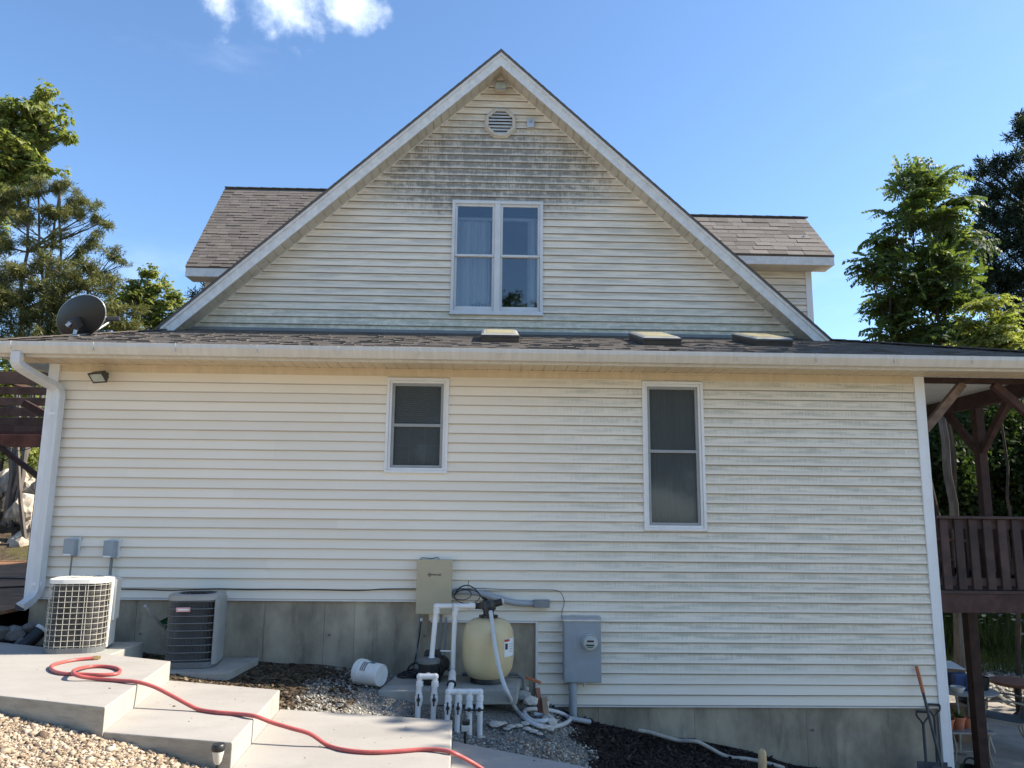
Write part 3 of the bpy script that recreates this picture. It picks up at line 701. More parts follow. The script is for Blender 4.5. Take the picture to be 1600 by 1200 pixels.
# ------------------------------------------------------------------ windows
def ring(b, x0, z0, x1, z1, w, y0, y1):
    b.box(x0, y0, z0, x1, y1, z0+w); b.box(x0, y0, z1-w, x1, y1, z1); b.box(x0, y0, z0+w, x0+w, y1, z1-w); b.box(x1-w, y0, z0+w, x1, y1, z1-w)
def wavy(b, x0, x1, z0, z1, y, amp, n, seed):
    r = random.Random(seed); ph = r.random()*6; pts = []
    for i in range(n+1):
        x = x0+(x1-x0)*i/n; pts.append((x, y+amp*math.sin(i*1.7+ph)+amp*.5*math.sin(i*.63+ph)))
    for i in range(n): b.add([(*pts[i], z0), (*pts[i+1], z0), (*pts[i+1], z1), (*pts[i], z1)], [(0, 1, 2, 3)])
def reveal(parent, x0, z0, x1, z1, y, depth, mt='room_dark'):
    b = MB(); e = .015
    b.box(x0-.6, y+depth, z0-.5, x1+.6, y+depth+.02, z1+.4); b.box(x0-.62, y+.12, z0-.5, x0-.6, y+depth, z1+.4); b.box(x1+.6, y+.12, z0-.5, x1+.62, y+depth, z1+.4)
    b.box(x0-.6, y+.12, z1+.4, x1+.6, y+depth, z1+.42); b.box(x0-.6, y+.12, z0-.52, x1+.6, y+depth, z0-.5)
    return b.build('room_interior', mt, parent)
def lower_window(W, y, label, kind):
    x0, z0, x1, z1 = W
    b = MB(); ring(b, x0, z0, x1, z1, .030, y-.036, y+.002)
    win = b.build('window', 'window_vinyl', house, bevel=.003, label=label)
    b = MB(); ring(b, x0+.0305, z0+.0305, x1-.0305, z1-.0305, .026, y-.020, y+.03); b.build('frame', 'window_vinyl', win, bevel=.003)
    b = MB(); ring(b, x0+.057, z0+.057, x1-.057, z1-.057, .028, y-.004, y+.05); b.build('screen_frame', 'sash_grey', win, bevel=.002)
    zm = z0 + (z1-z0)*.525 if kind == 'tall' else z0+(z1-z0)*.50
    b = MB(); b.box(x0+.06, y-.010, zm-.016, x1-.06, y+.045, zm+.016); b.build('meeting_rail', 'sash_grey', win, bevel=.002)
    for (a, c) in ((z0+.085, zm-.0165), (zm+.0165, z1-.085)):
        b = MB(); b.box(x0+.0855, y+.020, a, x1-.0855, y+.024, c); b.build('pane', 'pane_screened', win)
    if kind == 'tall':
        b = MB(); wavy(b, x0+.07, x0+(x1-x0)*.53, z0+.05, z1-.05, y+.13, .022, 22, 3); wavy(b, x0+(x1-x0)*.58, x1-.07, z0+.05, z1-.05, y+.13, .022, 16, 5); b.build('curtain', 'curtain_dark', win)
    else:
        b = MB()
        for k in range(20): b.add([(x0+.09, y+.075, zm+.02+k*.022), (x1-.09, y+.075, zm+.02+k*.022), (x1-.09, y+.095, zm+.034+k*.022), (x0+.09, y+.095, zm+.034+k*.022)], [(0, 1, 2, 3)])
        b.build('blind', 'blind', win)
        b = MB()
        for t in (.33, .67): b.box(x0+.09+(x1-x0-.18)*t-.008, y+.026, z0+.085, x0+.09+(x1-x0-.18)*t+.008, y+.034, zm-.0165)
        zz = z0+.085+(zm-z0-.10)*.52; b.box(x0+.0855, y+.0265, zz-.008, x1-.0855, y+.0335, zz+.008); b.build('muntin', 'blind', win)
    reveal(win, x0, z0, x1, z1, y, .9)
    return win
lower_window(WIN_S, 0, 'small double-hung window with grille bars in the lower sash', 'small')
lower_window(WIN_T, 0, 'tall narrow double-hung window with dark curtains', 'tall')
# gable twin window
x0, z0, x1, z1 = WIN_G; y = GY_
b = MB(); ring(b, x0, z0, x1, z1, .042, y-.045, y+.002); b.box(x0-.012, y-.06, z0-.016, x1+.012, y+.001, z0+.012)
gwin = b.build('window', 'sash_pale', house, bevel=.004, label='twin double-hung gable window with pale sheer curtains')
xm = (x0+x1)/2; b = MB(); b.box(xm-.04, y-.040, z0+.0425, xm+.04, y+.05, z1-.0425); b.build('mullion', 'sash_pale', gwin, bevel=.004)
zm = z0+(z1-z0)*.505
for (a, c) in ((x0+.0425, xm-.0405), (xm+.0405, x1-.0425)):
    for (p, q, dy, nm) in ((zm-.0, z1-.0425, .0, 'upper_sash'), (z0+.0425, zm+.03, .035, 'lower_sash')):
        b = MB(); yy = y-.018+dy*.8
        bw = .07 if nm == 'lower_sash' else .03
        b.box(a, yy, p, c, yy+.028, p+bw); b.box(a, yy, q-.032, c, yy+.028, q); b.box(a, yy, p+bw, a+.030, yy+.028, q-.032); b.box(c-.030, yy, p+bw, c, yy+.028, q-.032)
        b.build(nm, 'sash_pale', gwin, bevel=.002)
        b = MB(); b.box(a+.0305, yy+.012, p+bw+.0005, c-.0305, yy+.016, q-.0325); b.build('pane', 'pane_clear', gwin)
b = MB(); wavy(b, x0+.05, xm-.10, z0+.05, z1-.22, y+.16, .016, 26, 9); wavy(b, x1-.20, x1-.05, z0+.05, z1-.20, y+.16, .02, 9, 4); b.build('curtain', 'curtain', gwin)
b = MB(); b.box(x0+.05, y+.15, z1-.21, x1-.05, y+.19, z1-.17); b.build('curtain_rail', 'trim_white', gwin)
b = MB()
for i in range(6): b.box(xm-.34+i*.045, y+.10, z0+.07, xm-.34+i*.045+.036, y+.15, z0+.17+.012*(i % 3))
b.build('books', 'cardboard', gwin)
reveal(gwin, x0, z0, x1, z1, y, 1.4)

# ------------------------------------------------------------------ vent
vc = Vector((.056, GY_, 6.244)); vent_b = MB()
def octo(r, n=8): return [(vc.x+r*math.cos(math.pi/8+i*math.pi/4), vc.z+r*math.sin(math.pi/8+i*math.pi/4)) for i in range(n)]
def octo_ring(b, ro, ri, ya, yb):
    o_, i_ = octo(ro), octo(ri)
    for k in range(8):
        j = (k+1) % 8; q = [o_[k], o_[j], i_[j], i_[k]]
        b.add([(p[0], ya, p[1]) for p in q]+[(p[0], yb, p[1]) for p in q], [(0, 1, 2, 3), (7, 6, 5, 4), (0, 4, 5, 1), (1, 5, 6, 2), (2, 6, 7, 3), (3, 7, 4, 0)])
octo_ring(vent_b, .238, .196, GY_-.040, GY_+.001); octo_ring(vent_b, .218, .176, GY_-.060, GY_-.0405)
vent = vent_b.build('gable_vent', 'rake_soffit', house, bevel=.004, label='octagonal louvred vent near the gable peak')
b = MB(); b.extrude([(p[0], p[1]) for p in octo(.19)], 'y', GY_-.024, GY_-.0235); b.build('vent_back', 'ink', vent)
for k in range(7):
    z = vc.z-.150+k*.048; hw = min(.172, .176*math.cos(math.pi/8)*1.0); hw = min(hw, max(.05, .235-abs(z-vc.z)))
    b = MB(); b.add([(vc.x-hw, GY_-.050, z-.012), (vc.x+hw, GY_-.050, z-.012), (vc.x+hw, GY_-.028, z+.020), (vc.x-hw, GY_-.028, z+.020),
                     (vc.x-hw, GY_-.046, z-.016), (vc.x+hw, GY_-.046, z-.016), (vc.x+hw, GY_-.025, z+.016), (vc.x-hw, GY_-.025, z+.016)],
                    [(0, 1, 2, 3), (7, 6, 5, 4), (0, 4, 5, 1), (1, 5, 6, 2), (2, 6, 7, 3), (3, 7, 4, 0)])
    b.build('louvre_slat', 'sash_pale', vent)

# ------------------------------------------------------------------ skylights (curb-mounted, sitting in the low roof)
def skylight(x0, x1, y0, y1, label):
    n = Vector((0, -SL, 1)).normalized(); u = Vector((0, 1, SL)).normalized()
    def pt(x, d, hgt): return Vector((x, y0, zroof(y0))) + u*d + n*hgt
    L = (y1-y0)/u.y
    def fr(b, xa, xb, d0, d1, h0, h1, inset=0):
        q = [pt(xa, d0, h0), pt(xb, d0, h0), pt(xb, d1, h0), pt(xa, d1, h0)]; i = inset
        t = [pt(xa+i, d0+i, h1), pt(xb-i, d0+i, h1), pt(xb-i, d1-i, h1), pt(xa+i, d1-i, h1)]
        b.add(q+t, [(3, 2, 1, 0), (4, 5, 6, 7), (0, 1, 5, 4), (1, 2, 6, 5), (2, 3, 7, 6), (3, 0, 4, 7)])
    b = MB(); fr(b, x0, x1, 0, L, -.01, .062)
    sk = b.build('skylight', 'bronze', house, bevel=.004, label=label)
    b = MB(); fr(b, x0-.012, x1+.012, -.012, L+.012, .0625, .088, .006); b.build('frame', 'bronze', sk, bevel=.004)
    b = MB(); fr(b, x0+.0, x1-.0, .0, L, .0885, .104, .03); b.build('cap', 'table_frame', sk, bevel=.003)
    b = MB(); fr(b, x0+.055, x1-.055, .06, L-.06, .1045, .1075, .0); b.build('pane', 'pale_tan_glass', sk)
skylight(-.14, .292, .34, 1.15, 'leftmost skylight with tan pane, below the gable window')
skylight(1.69, 2.125, .25, 1.12, 'middle skylight with tan pane on the low roof')
skylight(3.02, 3.455, .38, 1.22, 'rightmost skylight with pale pane, beside the gable foot')

# ------------------------------------------------------------------ dormers
def dormer(sgn, label, y_e, z_e, y_r, z_r, x_f, x_in_e, x_in_r, y_w, x_w, fz, piece):
    """ridge runs along x; the near slope and cheek wall face the camera"""
    up = Vector((0, y_r-y_e, z_r-z_e)).normalized(); nrm = Vector((0, -(z_r-z_e), y_r-y_e)).normalized()
    y_b = 2*y_r-y_e
    b = MB()
    xin = x_in_r
    b.slab([(x_f, y_e, z_e), (x_in_e, y_e, z_e), (x_in_r, y_r, z_r), (x_f, y_r, z_r)], .03)
    b.slab([(x_f, y_b, z_e), (x_f, y_r, z_r), (x_in_r, y_r, z_r), (x_in_e, y_b, z_e)], .03)
    d = b.build('dormer', 'shingle_mass', house, label=label)
    L = math.hypot(y_r-y_e, z_r-z_e); ex = .14 if piece else .080; rows = int(L/ex)
    def row(r):
        t = r*ex/L; p = Vector((0, y_e, z_e)) + up*(r*ex-.012)
        xi = x_in_e + (x_in_r-x_in_e)*t; xo = x_f
        a, c = (xi, xo) if sgn > 0 else (xo, xi)
        return Vector((a, p.y, p.z)), Vector((c, p.y, p.z)), up
    shingles(row, rows, ex, *((.18, .36) if piece else (.11, .24)), nrm, 'shingle' if piece else 'shingle_field', d, piece)
    b = MB(); a, c = min(x_f, x_in_r), max(x_f, x_in_r); nseg = int((c-a)/.2)
    for i in range(nseg): b.beam((a+i*(c-a)/nseg, y_r, z_r+.014), (a+(i+1.2)*(c-a)/nseg, y_r, z_r+.008), .07, .012)
    b.build('ridge_cap', 'shingle_piece', d)
    # fascia along the eave, boxed return, soffit, rake board
    xa, xb = min(x_f, x_in_e), max(x_f, x_in_e)
    b = MB(); b.box(xa, y_e+.005, fz, xb, y_e+.027, z_e-.012); b.build('fascia', 'rake_fascia', d, bevel=.003)
    b = MB(); b.box(xa, y_e+.0275, fz+.004, xb, y_w+.0, fz+.02); b.build('soffit', 'rake_soffit', d)
    b = MB()
    rx = x_f - sgn*.025
    q = [(rx, y_e+.028, fz), (rx, y_e+.028, z_e-.03), (rx, y_r, z_r-.035), (rx, y_r, z_r-.19), (rx, y_e+.20, fz)]
    b.add(q + [(p[0]+sgn*.02, p[1], p[2]) for p in q], [(0, 1, 2, 3, 4), (9, 8, 7, 6, 5)] + [(i, i+5, (i+1) % 5+5, (i+1) % 5) for i in range(5)])
    b.build('rake_board', 'rake_fascia', d)
    # cheek wall with lap siding
    zb = 3.2
    b = MB(); xa, xb = (2.4, x_w) if sgn > 0 else (x_w, -2.4)
    b.box(xa, y_w+.02, zb, xb, y_w+.06, fz+.01); b.box(x_w-.03 if sgn > 0 else x_w, y_w+.06, zb, x_w if sgn > 0 else x_w+.03, y_b-.3, fz+.6); b.build('cheek_wall', 'trim_white', d)
    k = 0; z = fz - .105
    while z > 3.3 and k < 14:
        lo = max(xa, (RT-z-.1)/PIT+APX-.25) if sgn > 0 else xa; hi = xb if sgn > 0 else min(xb, APX-(RT-z-.1)/PIT+.25)
        if hi-lo > .12: lap_panel(y_w+.02, z, z+S, lo, lo, hi-(.05 if sgn > 0 else 0), hi-(.05 if sgn > 0 else 0), parent=d)
        z -= S; k += 1
    b = MB(); xc = x_w; b.box(min(xc-sgn*.07, xc), y_w-.012, zb, max(xc-sgn*.07, xc), y_w+.0195, fz+.003); b.box(min(xc, xc+sgn*.02), y_w-.012, zb, max(xc, xc+sgn*.02), y_w+.09, fz+.003); b.build('corner_post', 'corner_white', d)
    return d
dormer(1, 'right roof dormer with cream siding cheek and brown shingles', 2.36, 4.635, 3.30, 5.575, 4.93, 2.70, 1.75, 2.70, 4.70, 4.485, True)
dormer(-1, 'left roof dormer with steep brown shingle slope', 3.0, 4.505, 4.36, 6.335, -4.63, -2.75, -.78, 3.32, -4.42, 4.345, False)

# ------------------------------------------------------------------ downspout
path = [P(37, 570, Y=-.53), P(36, 578, Y=-.53), P(45, 588, Y=-.47), P(80, 600, Y=-.22), P(96, 607, Y=-.10), P(101, 620, Y=-.085), P(99, 640, Y=-.085)]
path = [Vector((-4.755, -.545, 2.44)), Vector((-4.755, -.545, 2.36)), Vector((-4.745, -.50, 2.30)), Vector((-4.65, -.22, 2.20)), Vector((-4.59, -.105, 2.15)), Vector((-4.556, -.088, 2.08)), Vector((-4.556, -.088, 1.98)), Vector((-4.556, -.088, .10)), Vector((-4.58, -.10, .03)), Vector((-4.60, -.17, -.03)), Vector((-4.62, -.25, -.065))]
path = path[:1]+smooth_path(path[1:7], 4)+smooth_path(path[7:], 4)
b = MB(); b.tube(path, 1.0, prof=[(-.046, -.036), (.046, -.036), (.046, .036), (-.046, .036)], up=(0, 1, 0))
ds = b.build('downspout', 'downspout_white', house, bevel=.008)
for z in (.13, 1.86): b = MB(); b.box(-4.64, -.124, z, -4.51, -.122, z+.03); b.build('strap', 'corner_white', ds)
b = MB(); b.add([tuple(path[-1]+Vector(o_)+Vector((-.0006, -.0016, -.0006))) for o_ in ((-.045, -.012, -.028), (.045, -.006, -.028), (.045, .008, .028), (-.045, .002, .028))], [(0, 1, 2, 3)]); b.build('outlet', 'ink', ds)

# ------------------------------------------------------------------ concrete steps (walk that descends to the right)
steps = thing('concrete_steps', (-2.5, -2.2, -.6), 'pale new concrete walk of wide steps descending to the right', 'steps')
STEPS = [(-.345, [(-5.6, -.11), (-2.64, -1.456), (-2.43, -2.99), (-5.6, -1.86)]),
         (-.495, [(-2.641, -1.46), (-1.64, -1.79), (-1.55, -3.20), (-2.432, -2.98)]),
         (-.645, [(-1.642, -1.76), (-.267, -2.07), (-.215, -3.50), (-1.553, -3.185)]),
         (-.795, [(-.269, -2.06), (.71, -2.68), (.66, -3.85), (-.218, -3.48)]),
         (-.797, [(.716, -2.684), (1.55, -3.27), (1.40, -4.3), (.666, -3.852)])]
for z, poly in STEPS:
    b = MB(); b.slab([(x, y, z) for x, y in poly], .42)
    me = b.mesh('step'); me.materials.append(M['new_concrete']); me.materials.append(M['form_concrete'])
    for p in me.polygons:
        if p.normal.y < -.6: p.material_index = 1
    link('step', me, None, steps, bevel=.008)
# hairline marking stroke left by the trowel on the first riser
# ------------------------------------------------------------------ red hose over the steps
zt = {1: -.345, 2: -.495, 3: -.645, 4: -.795}; HR = .0135
def hp(px, py, t, lift=0): return P(px, py, Z=zt[t]+HR+lift)
def between(px, py, Y): return P(px, py, Y=Y)
hose = [hp(147, 1028, 1, .004), hp(118, 1031, 1), hp(92, 1036, 1), hp(80, 1041, 1), hp(83, 1048, 1), hp(100, 1052.5, 1), hp(130, 1053.5, 1), hp(160, 1054.5, 1), hp(181, 1053, 1), hp(187.5, 1048.5, 1), hp(180, 1043.5, 1), hp(160, 1041, 1), hp(137, 1042, 1, .004), hp(119, 1046, 1, .02), hp(114, 1051, 1, .034), hp(122, 1056, 1, .022), hp(146, 1060, 1, .004), hp(182, 1063, 1), hp(213, 1065.5, 1, .004)]
a, c = hp(213, 1065.5, 1), hp(312, 1109, 2)
hose += [between(240, 1073, a.y+(c.y-a.y)*.25), between(270, 1088, a.y+(c.y-a.y)*.55), between(294, 1101, a.y+(c.y-a.y)*.8), c, hp(340, 1113, 2), hp(370, 1115.5, 2), hp(398, 1119, 2, .006)]
a, c = hp(398, 1119, 2), hp(512, 1164.5, 3)
hose += [between(425, 1129, a.y+(c.y-a.y)*.22), between(455, 1138, a.y+(c.y-a.y)*.48), between(485, 1147, a.y+(c.y-a.y)*.74), c, hp(540, 1172, 3), hp(580, 1175.5, 3), hp(620, 1174, 3), hp(660, 1171, 3), hp(690, 1172, 3, .004)]
c = hp(765, 1209, 4)
hose += [between(710, 1177.5, hose[-1].y-.04), between(735, 1190, (hose[-1].y+c.y)/2), c, hp(800, 1235, 4)]
b = MB(); b.tube(smooth_path(hose, 6), HR, 10)
hose_o = b.build('garden_hose', 'red_hose', None, True, label='red rubber hose looped on the top step and trailing down the walk', category='hose')
d0 = (hose[0]-hose[1]).normalized(); b = MB(); b.lathe([(.0155, -.004), (.0155, .03), (.012, .032), (.012, .048)], hose[0], d0, 12); b.build('hose_fitting', 'brass', hose_o)

# ------------------------------------------------------------------ air conditioners
def rsq(x0, y0, x1, y1, r, n=6):
    pts = []
    for (cx, cy, a0) in ((x1-r, y0+r, -90), (x1-r, y1-r, 0), (x0+r, y1-r, 90), (x0+r, y0+r, 180)):
        for i in range(n+1): t = R_(a0+90*i/n); pts.append((cx+r*math.cos(t), cy+r*math.sin(t)))
    return pts
def lid(b, x0, y0, x1, y1, r, z0, z1, hole):
    """flat lid with a round fan opening"""
    out = rsq(x0, y0, x1, y1, r, 8); n = len(out); cx, cy = (x0+x1)/2, (y0+y1)/2
    inn = [(cx+hole*math.cos(math.atan2(p[1]-cy, p[0]-cx)), cy+hole*math.sin(math.atan2(p[1]-cy, p[0]-cx))) for p in out]
    vs = [(*p, z0) for p in out]+[(*p, z1) for p in out]+[(*p, z1+.006) for p in inn]+[(*p, z0) for p in inn]
    fs = []
    for i in range(n):
        j = (i+1) % n; fs += [(i, j, n+j, n+i), (n+i, n+j, 2*n+j, 2*n+i), (2*n+i, 2*n+j, 3*n+j, 3*n+i), (3*n+i, 3*n+j, j, i)]
    b.add(vs, fs)
def fan_guard(b, cx, cy, r, z):
    for k in range(1, 6): b.tube([(cx+r*k/5*math.cos(t), cy+r*k/5*math.sin(t), z) for t in np.linspace(0, 2*math.pi, 25)[:-1]], .0022, 4, closed=True)
    for t in np.linspace(0, math.pi, 4)[:-1]: b.tube([(cx-r*math.cos(t), cy-r*math.sin(t), z), (cx+r*math.cos(t), cy+r*math.sin(t), z)], .003, 4)
x0, y0, x1, y1, zb, ztop = -3.93, -1.17, -3.44, -.68, -.345, .28
ac = thing('air_conditioner', (-3.685, -.925, zb), 'white-topped air conditioner with white wire grille beside the downspout', 'air conditioner', 'air conditioners by the wall')
b = MB(); b.extrude(rsq(x0+.03, y0+.03, x1-.03, y1-.03, .13), 'z', zb+.02, ztop-.035); b.build('coil', 'ac_coil', ac)
b = MB(); lid(b, x0, y0, x1, y1, .15, ztop-.035, ztop, .175); b.build('top_cover', 'ac_white', ac, True)
b = MB(); fan_guard(b, (x0+x1)/2, (y0+y1)/2, .178, ztop+.004); b.build('fan_guard', 'ac_wire', ac)
b = MB()
for k in range(4):
    t = k*math.pi/2+.4; cx, cy = (x0+x1)/2, (y0+y1)/2
    b.add([(cx+.04*math.cos(t), cy+.04*math.sin(t), ztop-.05), (cx+.2*math.cos(t-.35), cy+.2*math.sin(t-.35), ztop-.035), (cx+.21*math.cos(t+.35), cy+.21*math.sin(t+.35), ztop-.06), (cx+.05*math.cos(t+.8), cy+.05*math.sin(t+.8), ztop-.06)], [(0, 1, 2, 3)])
b.lathe([(.05, 0), (.05, .03)], ((x0+x1)/2, (y0+y1)/2, ztop-.07)); b.build('fan', 'rusty', ac)
b = MB(); b.extrude(rsq(x0+.005, y0+.005, x1-.005, y1-.005, .14), 'z', zb, zb+.045); b.build('base_pan', 'ac_grey', ac)
per = rsq(x0+.006, y0+.006, x1-.006, y1-.006, .14, 6); b = MB()
for z in np.linspace(zb+.06, ztop-.05, 12): b.tube([(*p, z) for p in per], .0022, 5, closed=True)
acc = 0; last = None; ring_p = per+[per[0]]; step = .0515; nxt = 0
for i in range(len(ring_p)-1):
    a, c = Vector(ring_p[i]), Vector(ring_p[i+1]); L = (c-a).length
    while nxt <= acc+L:
        p = a.lerp(c, (nxt-acc)/L) if L else a; b.tube([(p.x, p.y, zb+.045), (p.x, p.y, ztop-.034)], .0024, 5); nxt += step
    acc += L
b.build('wire_grille', 'ac_wire', ac)
b = MB(); cp = [(x1-.004, y1-.30), (x1+.004, y1-.30), (x1+.004, y1-.02), (x1-.02, y1+.004), (x1-.25, y1+.004), (x1-.25, y1-.004), (x1-.03, y1-.012), (x1-.004, y1-.03)]
b.extrude(cp, 'z', zb+.02, ztop-.005); b.box(x1+.0045, y1-.20, zb+.24, x1+.022, y1-.01, ztop-.02); b.build('service_panel', 'ac_white', ac)
ac.rotation_euler.z = R_(13)
b = MB(); b.box(-4.05, -1.20, -.52, -3.28, -.50, zb-.002); b.build('equipment_pad', 'pad_concrete', None, bevel=.01, label='low concrete pad under the white-grille air conditioner', category='concrete pad')

x0, y0, x1, y1, zb, ztop = -3.055, -.70, -2.58, -.225, -.553, .102
ac2 = thing('air_conditioner', (-2.817, -.462, zb), 'dark grey louvred air conditioner with a pink badge on a concrete pad', 'air conditioner', 'air conditioners by the wall')
b = MB(); b.extrude(rsq(x0+.02, y0+.02, x1-.02, y1-.02, .12), 'z', zb+.03, ztop-.03); b.build('coil', 'ac_coil', ac2)
b = MB(); lid(b, x0-.004, y0-.004, x1+.004, y1+.004, .14, ztop-.045, ztop, .18); b.build('top_cover', 'ac_grey_light', ac2, True)
b = MB(); fan_guard(b, (x0+x1)/2, (y0+y1)/2, .18, ztop+.003); b.build('fan_guard', 'black_plastic', ac2)
b = MB(); b.extrude(rsq(x0, y0, x1, y1, .13), 'z', zb, zb+.055); b.build('base_pan', 'ac_grey', ac2, bevel=.004)
per = rsq(x0+.006, y0+.006, x1-.006, y1-.006, .125, 6)
for z in np.linspace(zb+.075, ztop-.055, 9):
    b = MB(); b.tube([(*p, z) for p in per], .0055, 6, closed=True); b.build('guard_band', 'ac_grey', ac2)
b = MB(); acc = 0; ring_p = per+[per[0]]; nxt = 0
for i in range(len(ring_p)-1):
    a, c = Vector(ring_p[i]), Vector(ring_p[i+1]); L = (c-a).length; d = (c-a).normalized() if L else Vector((1, 0)); nn = Vector((d.y, -d.x))
    while nxt <= acc+L:
        p = a.lerp(c, (nxt-acc)/L); q = p - nn*.012 + d*.006; b.add([(p.x, p.y, zb+.05), (q.x, q.y, zb+.05), (q.x, q.y, ztop-.04), (p.x, p.y, ztop-.04)], [(0, 1, 2, 3)]); nxt += .0125
    acc += L
o = b.build('louvre_fins', 'ac_grey', ac2)
b = MB(); b.box(x0+.10, y0-.008, ztop-.145, x0+.225, y0-.001, ztop-.105); bd = b.build('badge', 'pink_label', ac2, bevel=.003)
b = MB(); b.box(x0+.116, y0-.0095, ztop-.130, x0+.208, y0-.0082, ztop-.119); b.build('badge_lettering', 'white_ink', bd)
b = MB(); b.extrude([(x1-.035, y0+.024), (x1-.012, y0+.05), (x1+.004, y0+.11), (x1+.004, y1-.05), (x1-.01, y1-.05), (x1-.01, y0+.115), (x1-.024, y0+.058), (x1-.042, y0+.034)], 'z', zb+.03, ztop-.035); b.build('service_panel', 'ac_grey_light', ac2, True)
ac2.rotation_euler.z = R_(9)
b = MB(); b.slab([(-3.12, -.86, -.555), (-2.36, -.86, -.555), (-2.30, -.10, -.555), (-3.12, -.10, -.555)], .085); b.build('equipment_pad', 'pad_concrete', None, bevel=.006, label='thin concrete pad under the dark grey air conditioner', category='concrete pad')
# line set between the two units
b = MB(); b.tube(smooth_path([(-3.25, -.62, .0), (-3.20, -.40, -.18), (-3.14, -.22, -.30), (-3.08, -.16, -.38), (-3.05, -.2, -.46), (-3.0, -.3, -.50)], 5), .013, 8); ls = b.build('refrigerant_line', 'grey_conduit', None, True, label='grey refrigerant line curving between the two air conditioners', category='pipe')
b = MB(); b.tube(smooth_path([(-3.155, -.20, -.19), (-3.15, -.17, -.26), (-3.09, -.16, -.37), (-3.03, -.22, -.46), (-2.98, -.32, -.49)], 5), .021, 8); b.build('insulation', 'black_rubber', ls)
b = MB()
for (dx, dz, L) in ((-.06, .03, .05), (.0, -.02, .07), (.03, .04, .05)): b.add([(-3.19+dx, -.25, -.26+dz), (-3.11+dx, -.22, -.25+dz), (-3.09+dx, -.26, -.22+dz+L), (-3.18+dx, -.29, -.23+dz+L*.3)], [(0, 1, 2, 3)])
b.build('ribbon', 'green_ribbon', ls)

# ------------------------------------------------------------------ boxes and cables on the wall
def disconnect(px, py, label, thick):
    c = P(px, py, Y=-.05); x, z = c.x, c.z
    t = thing('disconnect_box', (x, -.02, z-.09), label, 'electrical box', 'disconnect boxes above the air conditioners')
    b = MB(); b.box(x-.062, -.036, z-.092, x+.062, -.019, z+.098); b.build('back_plate', 'trim_white', t, bevel=.002)
    b = MB(); b.box(x-.072, -.105, z-.085, x+.045, -.0365, z+.085); b.build('housing', 'grey_paint', t, bevel=.006)
    b = MB(); b.box(x-.060, -.109, z-.055, x+.034, -.1055, z+.068); b.build('cover', 'grey_paint', t, bevel=.003)
    b = MB(); b.box(x-.066, -.1066, z-.082, x+.012, -.1055, z-.064); b.build('label_strip', 'white_ink', t)
    b = MB(); b.tube([(x+.006, -.06, z-.085), (x+.004, -.06, z-.16), (x+.006, -.07, z-.5)], .009 if thick < 1 else .016, 8); b.build('whip', 'grey_paint_dark', t, True)
disconnect(114, 855, 'grey disconnect box nearest the downspout', .5); disconnect(176, 858, 'grey disconnect box with the thicker conduit, further from the downspout', 1)

cab = [P(px, py, Y=-.034) for px, py in ((186, 920.5), (230, 921.5), (270, 922.5), (310, 921), (345, 920), (390, 921.5), (440, 920.8), (500, 921.5), (545, 922.5), (575, 922), (600, 920.3), (650, 920.2))]
b = MB(); b.tube(smooth_path(cab, 5), .0055, 6); b.build('black_cable', 'black_rubber', None, True, label='black cable sagging along the bottom courses of siding', category='cable')
cab = [P(px, py, Y=-.03) for px, py in ((706, 921), (740, 919), (790, 921), (835, 921.5), (866, 922), (876, 926), (881, 936), (881, 945), (878, 955), (878, 966))]
b = MB(); b.tube(smooth_path(cab, 5), .0028, 5); b.build('thin_wire', 'black_rubber', None, True, label='thin wire running to the top of the meter box', category='cable')

# floodlights and gable box
def floodlight(c, tilt, yawd, w, h, label, glass='lamp_glass'):
    t = thing('floodlight', c, label, 'floodlight', 'floodlights on the house front')
    Rm = Matrix.Translation(c) @ Matrix.Rotation(R_(yawd), 4, 'Z') @ Matrix.Rotation(R_(tilt), 4, 'X')
    def put(b, nm, mt, bev=.004): 
        b.v = [tuple(Rm @ Vector(v)) for v in b.v]; return b.build(nm, mt, t, bevel=bev)
    b = MB(); hw, hh = w/2, h/2
    b.add([(-hw, -.05, -hh), (hw, -.05, -hh), (hw, -.05, hh), (-hw, -.05, hh), (-hw*.7, .02, -hh*.7), (hw*.7, .02, -hh*.7), (hw*.7, .02, hh*.7), (-hw*.7, .02, hh*.7)], [(0, 1, 2, 3), (7, 6, 5, 4), (0, 4, 5, 1), (1, 5, 6, 2), (2, 6, 7, 3), (3, 7, 4, 0)])
    put(b, 'housing', 'bronze' if glass == 'lamp_glass' else 'rake_soffit')
    b = MB(); ring(b, -hw-.004, -hh-.004, hw+.004, hh+.004, .016, -.062, -.0505); put(b, 'bezel', 'bronze' if glass == 'lamp_glass' else 'sash_grey', .002)
    b = MB(); b.box(-hw+.012, -.0575, -hh+.012, hw-.012, -.0508, hh-.012); put(b, 'lens', 'lamp_glass', 0)
    b = MB(); b.tube([c+Vector((0, .01, 0)), Vector((c.x, min(c.y+.3, (0 if c.y < .5 else GY_)-.02), c.z+.03))], .02, 8); b.build('arm', 'bronze', t, True)
floodlight(Vector((-4.115, -.14, 2.285)), 42, -22, .19, .115, 'bronze floodlight tilted up under the soffit at the left corner')
floodlight(Vector((.05, GY_-.09, 6.727)), -12, 0, .16, .115, 'small floodlight in the gable peak above the vent', 'x')
c = Vector((.476, GY_-.05, 6.235)); t = thing('alarm_box', c, 'small pale blue alarm box right of the gable vent', 'alarm box')
b = MB(); b.box(c.x-.052, c.y-.03, c.z-.065, c.x+.052, c.y+.048, c.z+.058); b.build('housing', 'galvanised', t, bevel=.008)
b = MB(); b.lathe([(.026, 0), (.022, .006), (.01, .007)], (c.x, c.y-.0305, c.z+.012), (0, -1, 0), 16); b.build('sounder', 'grey_paint', t)

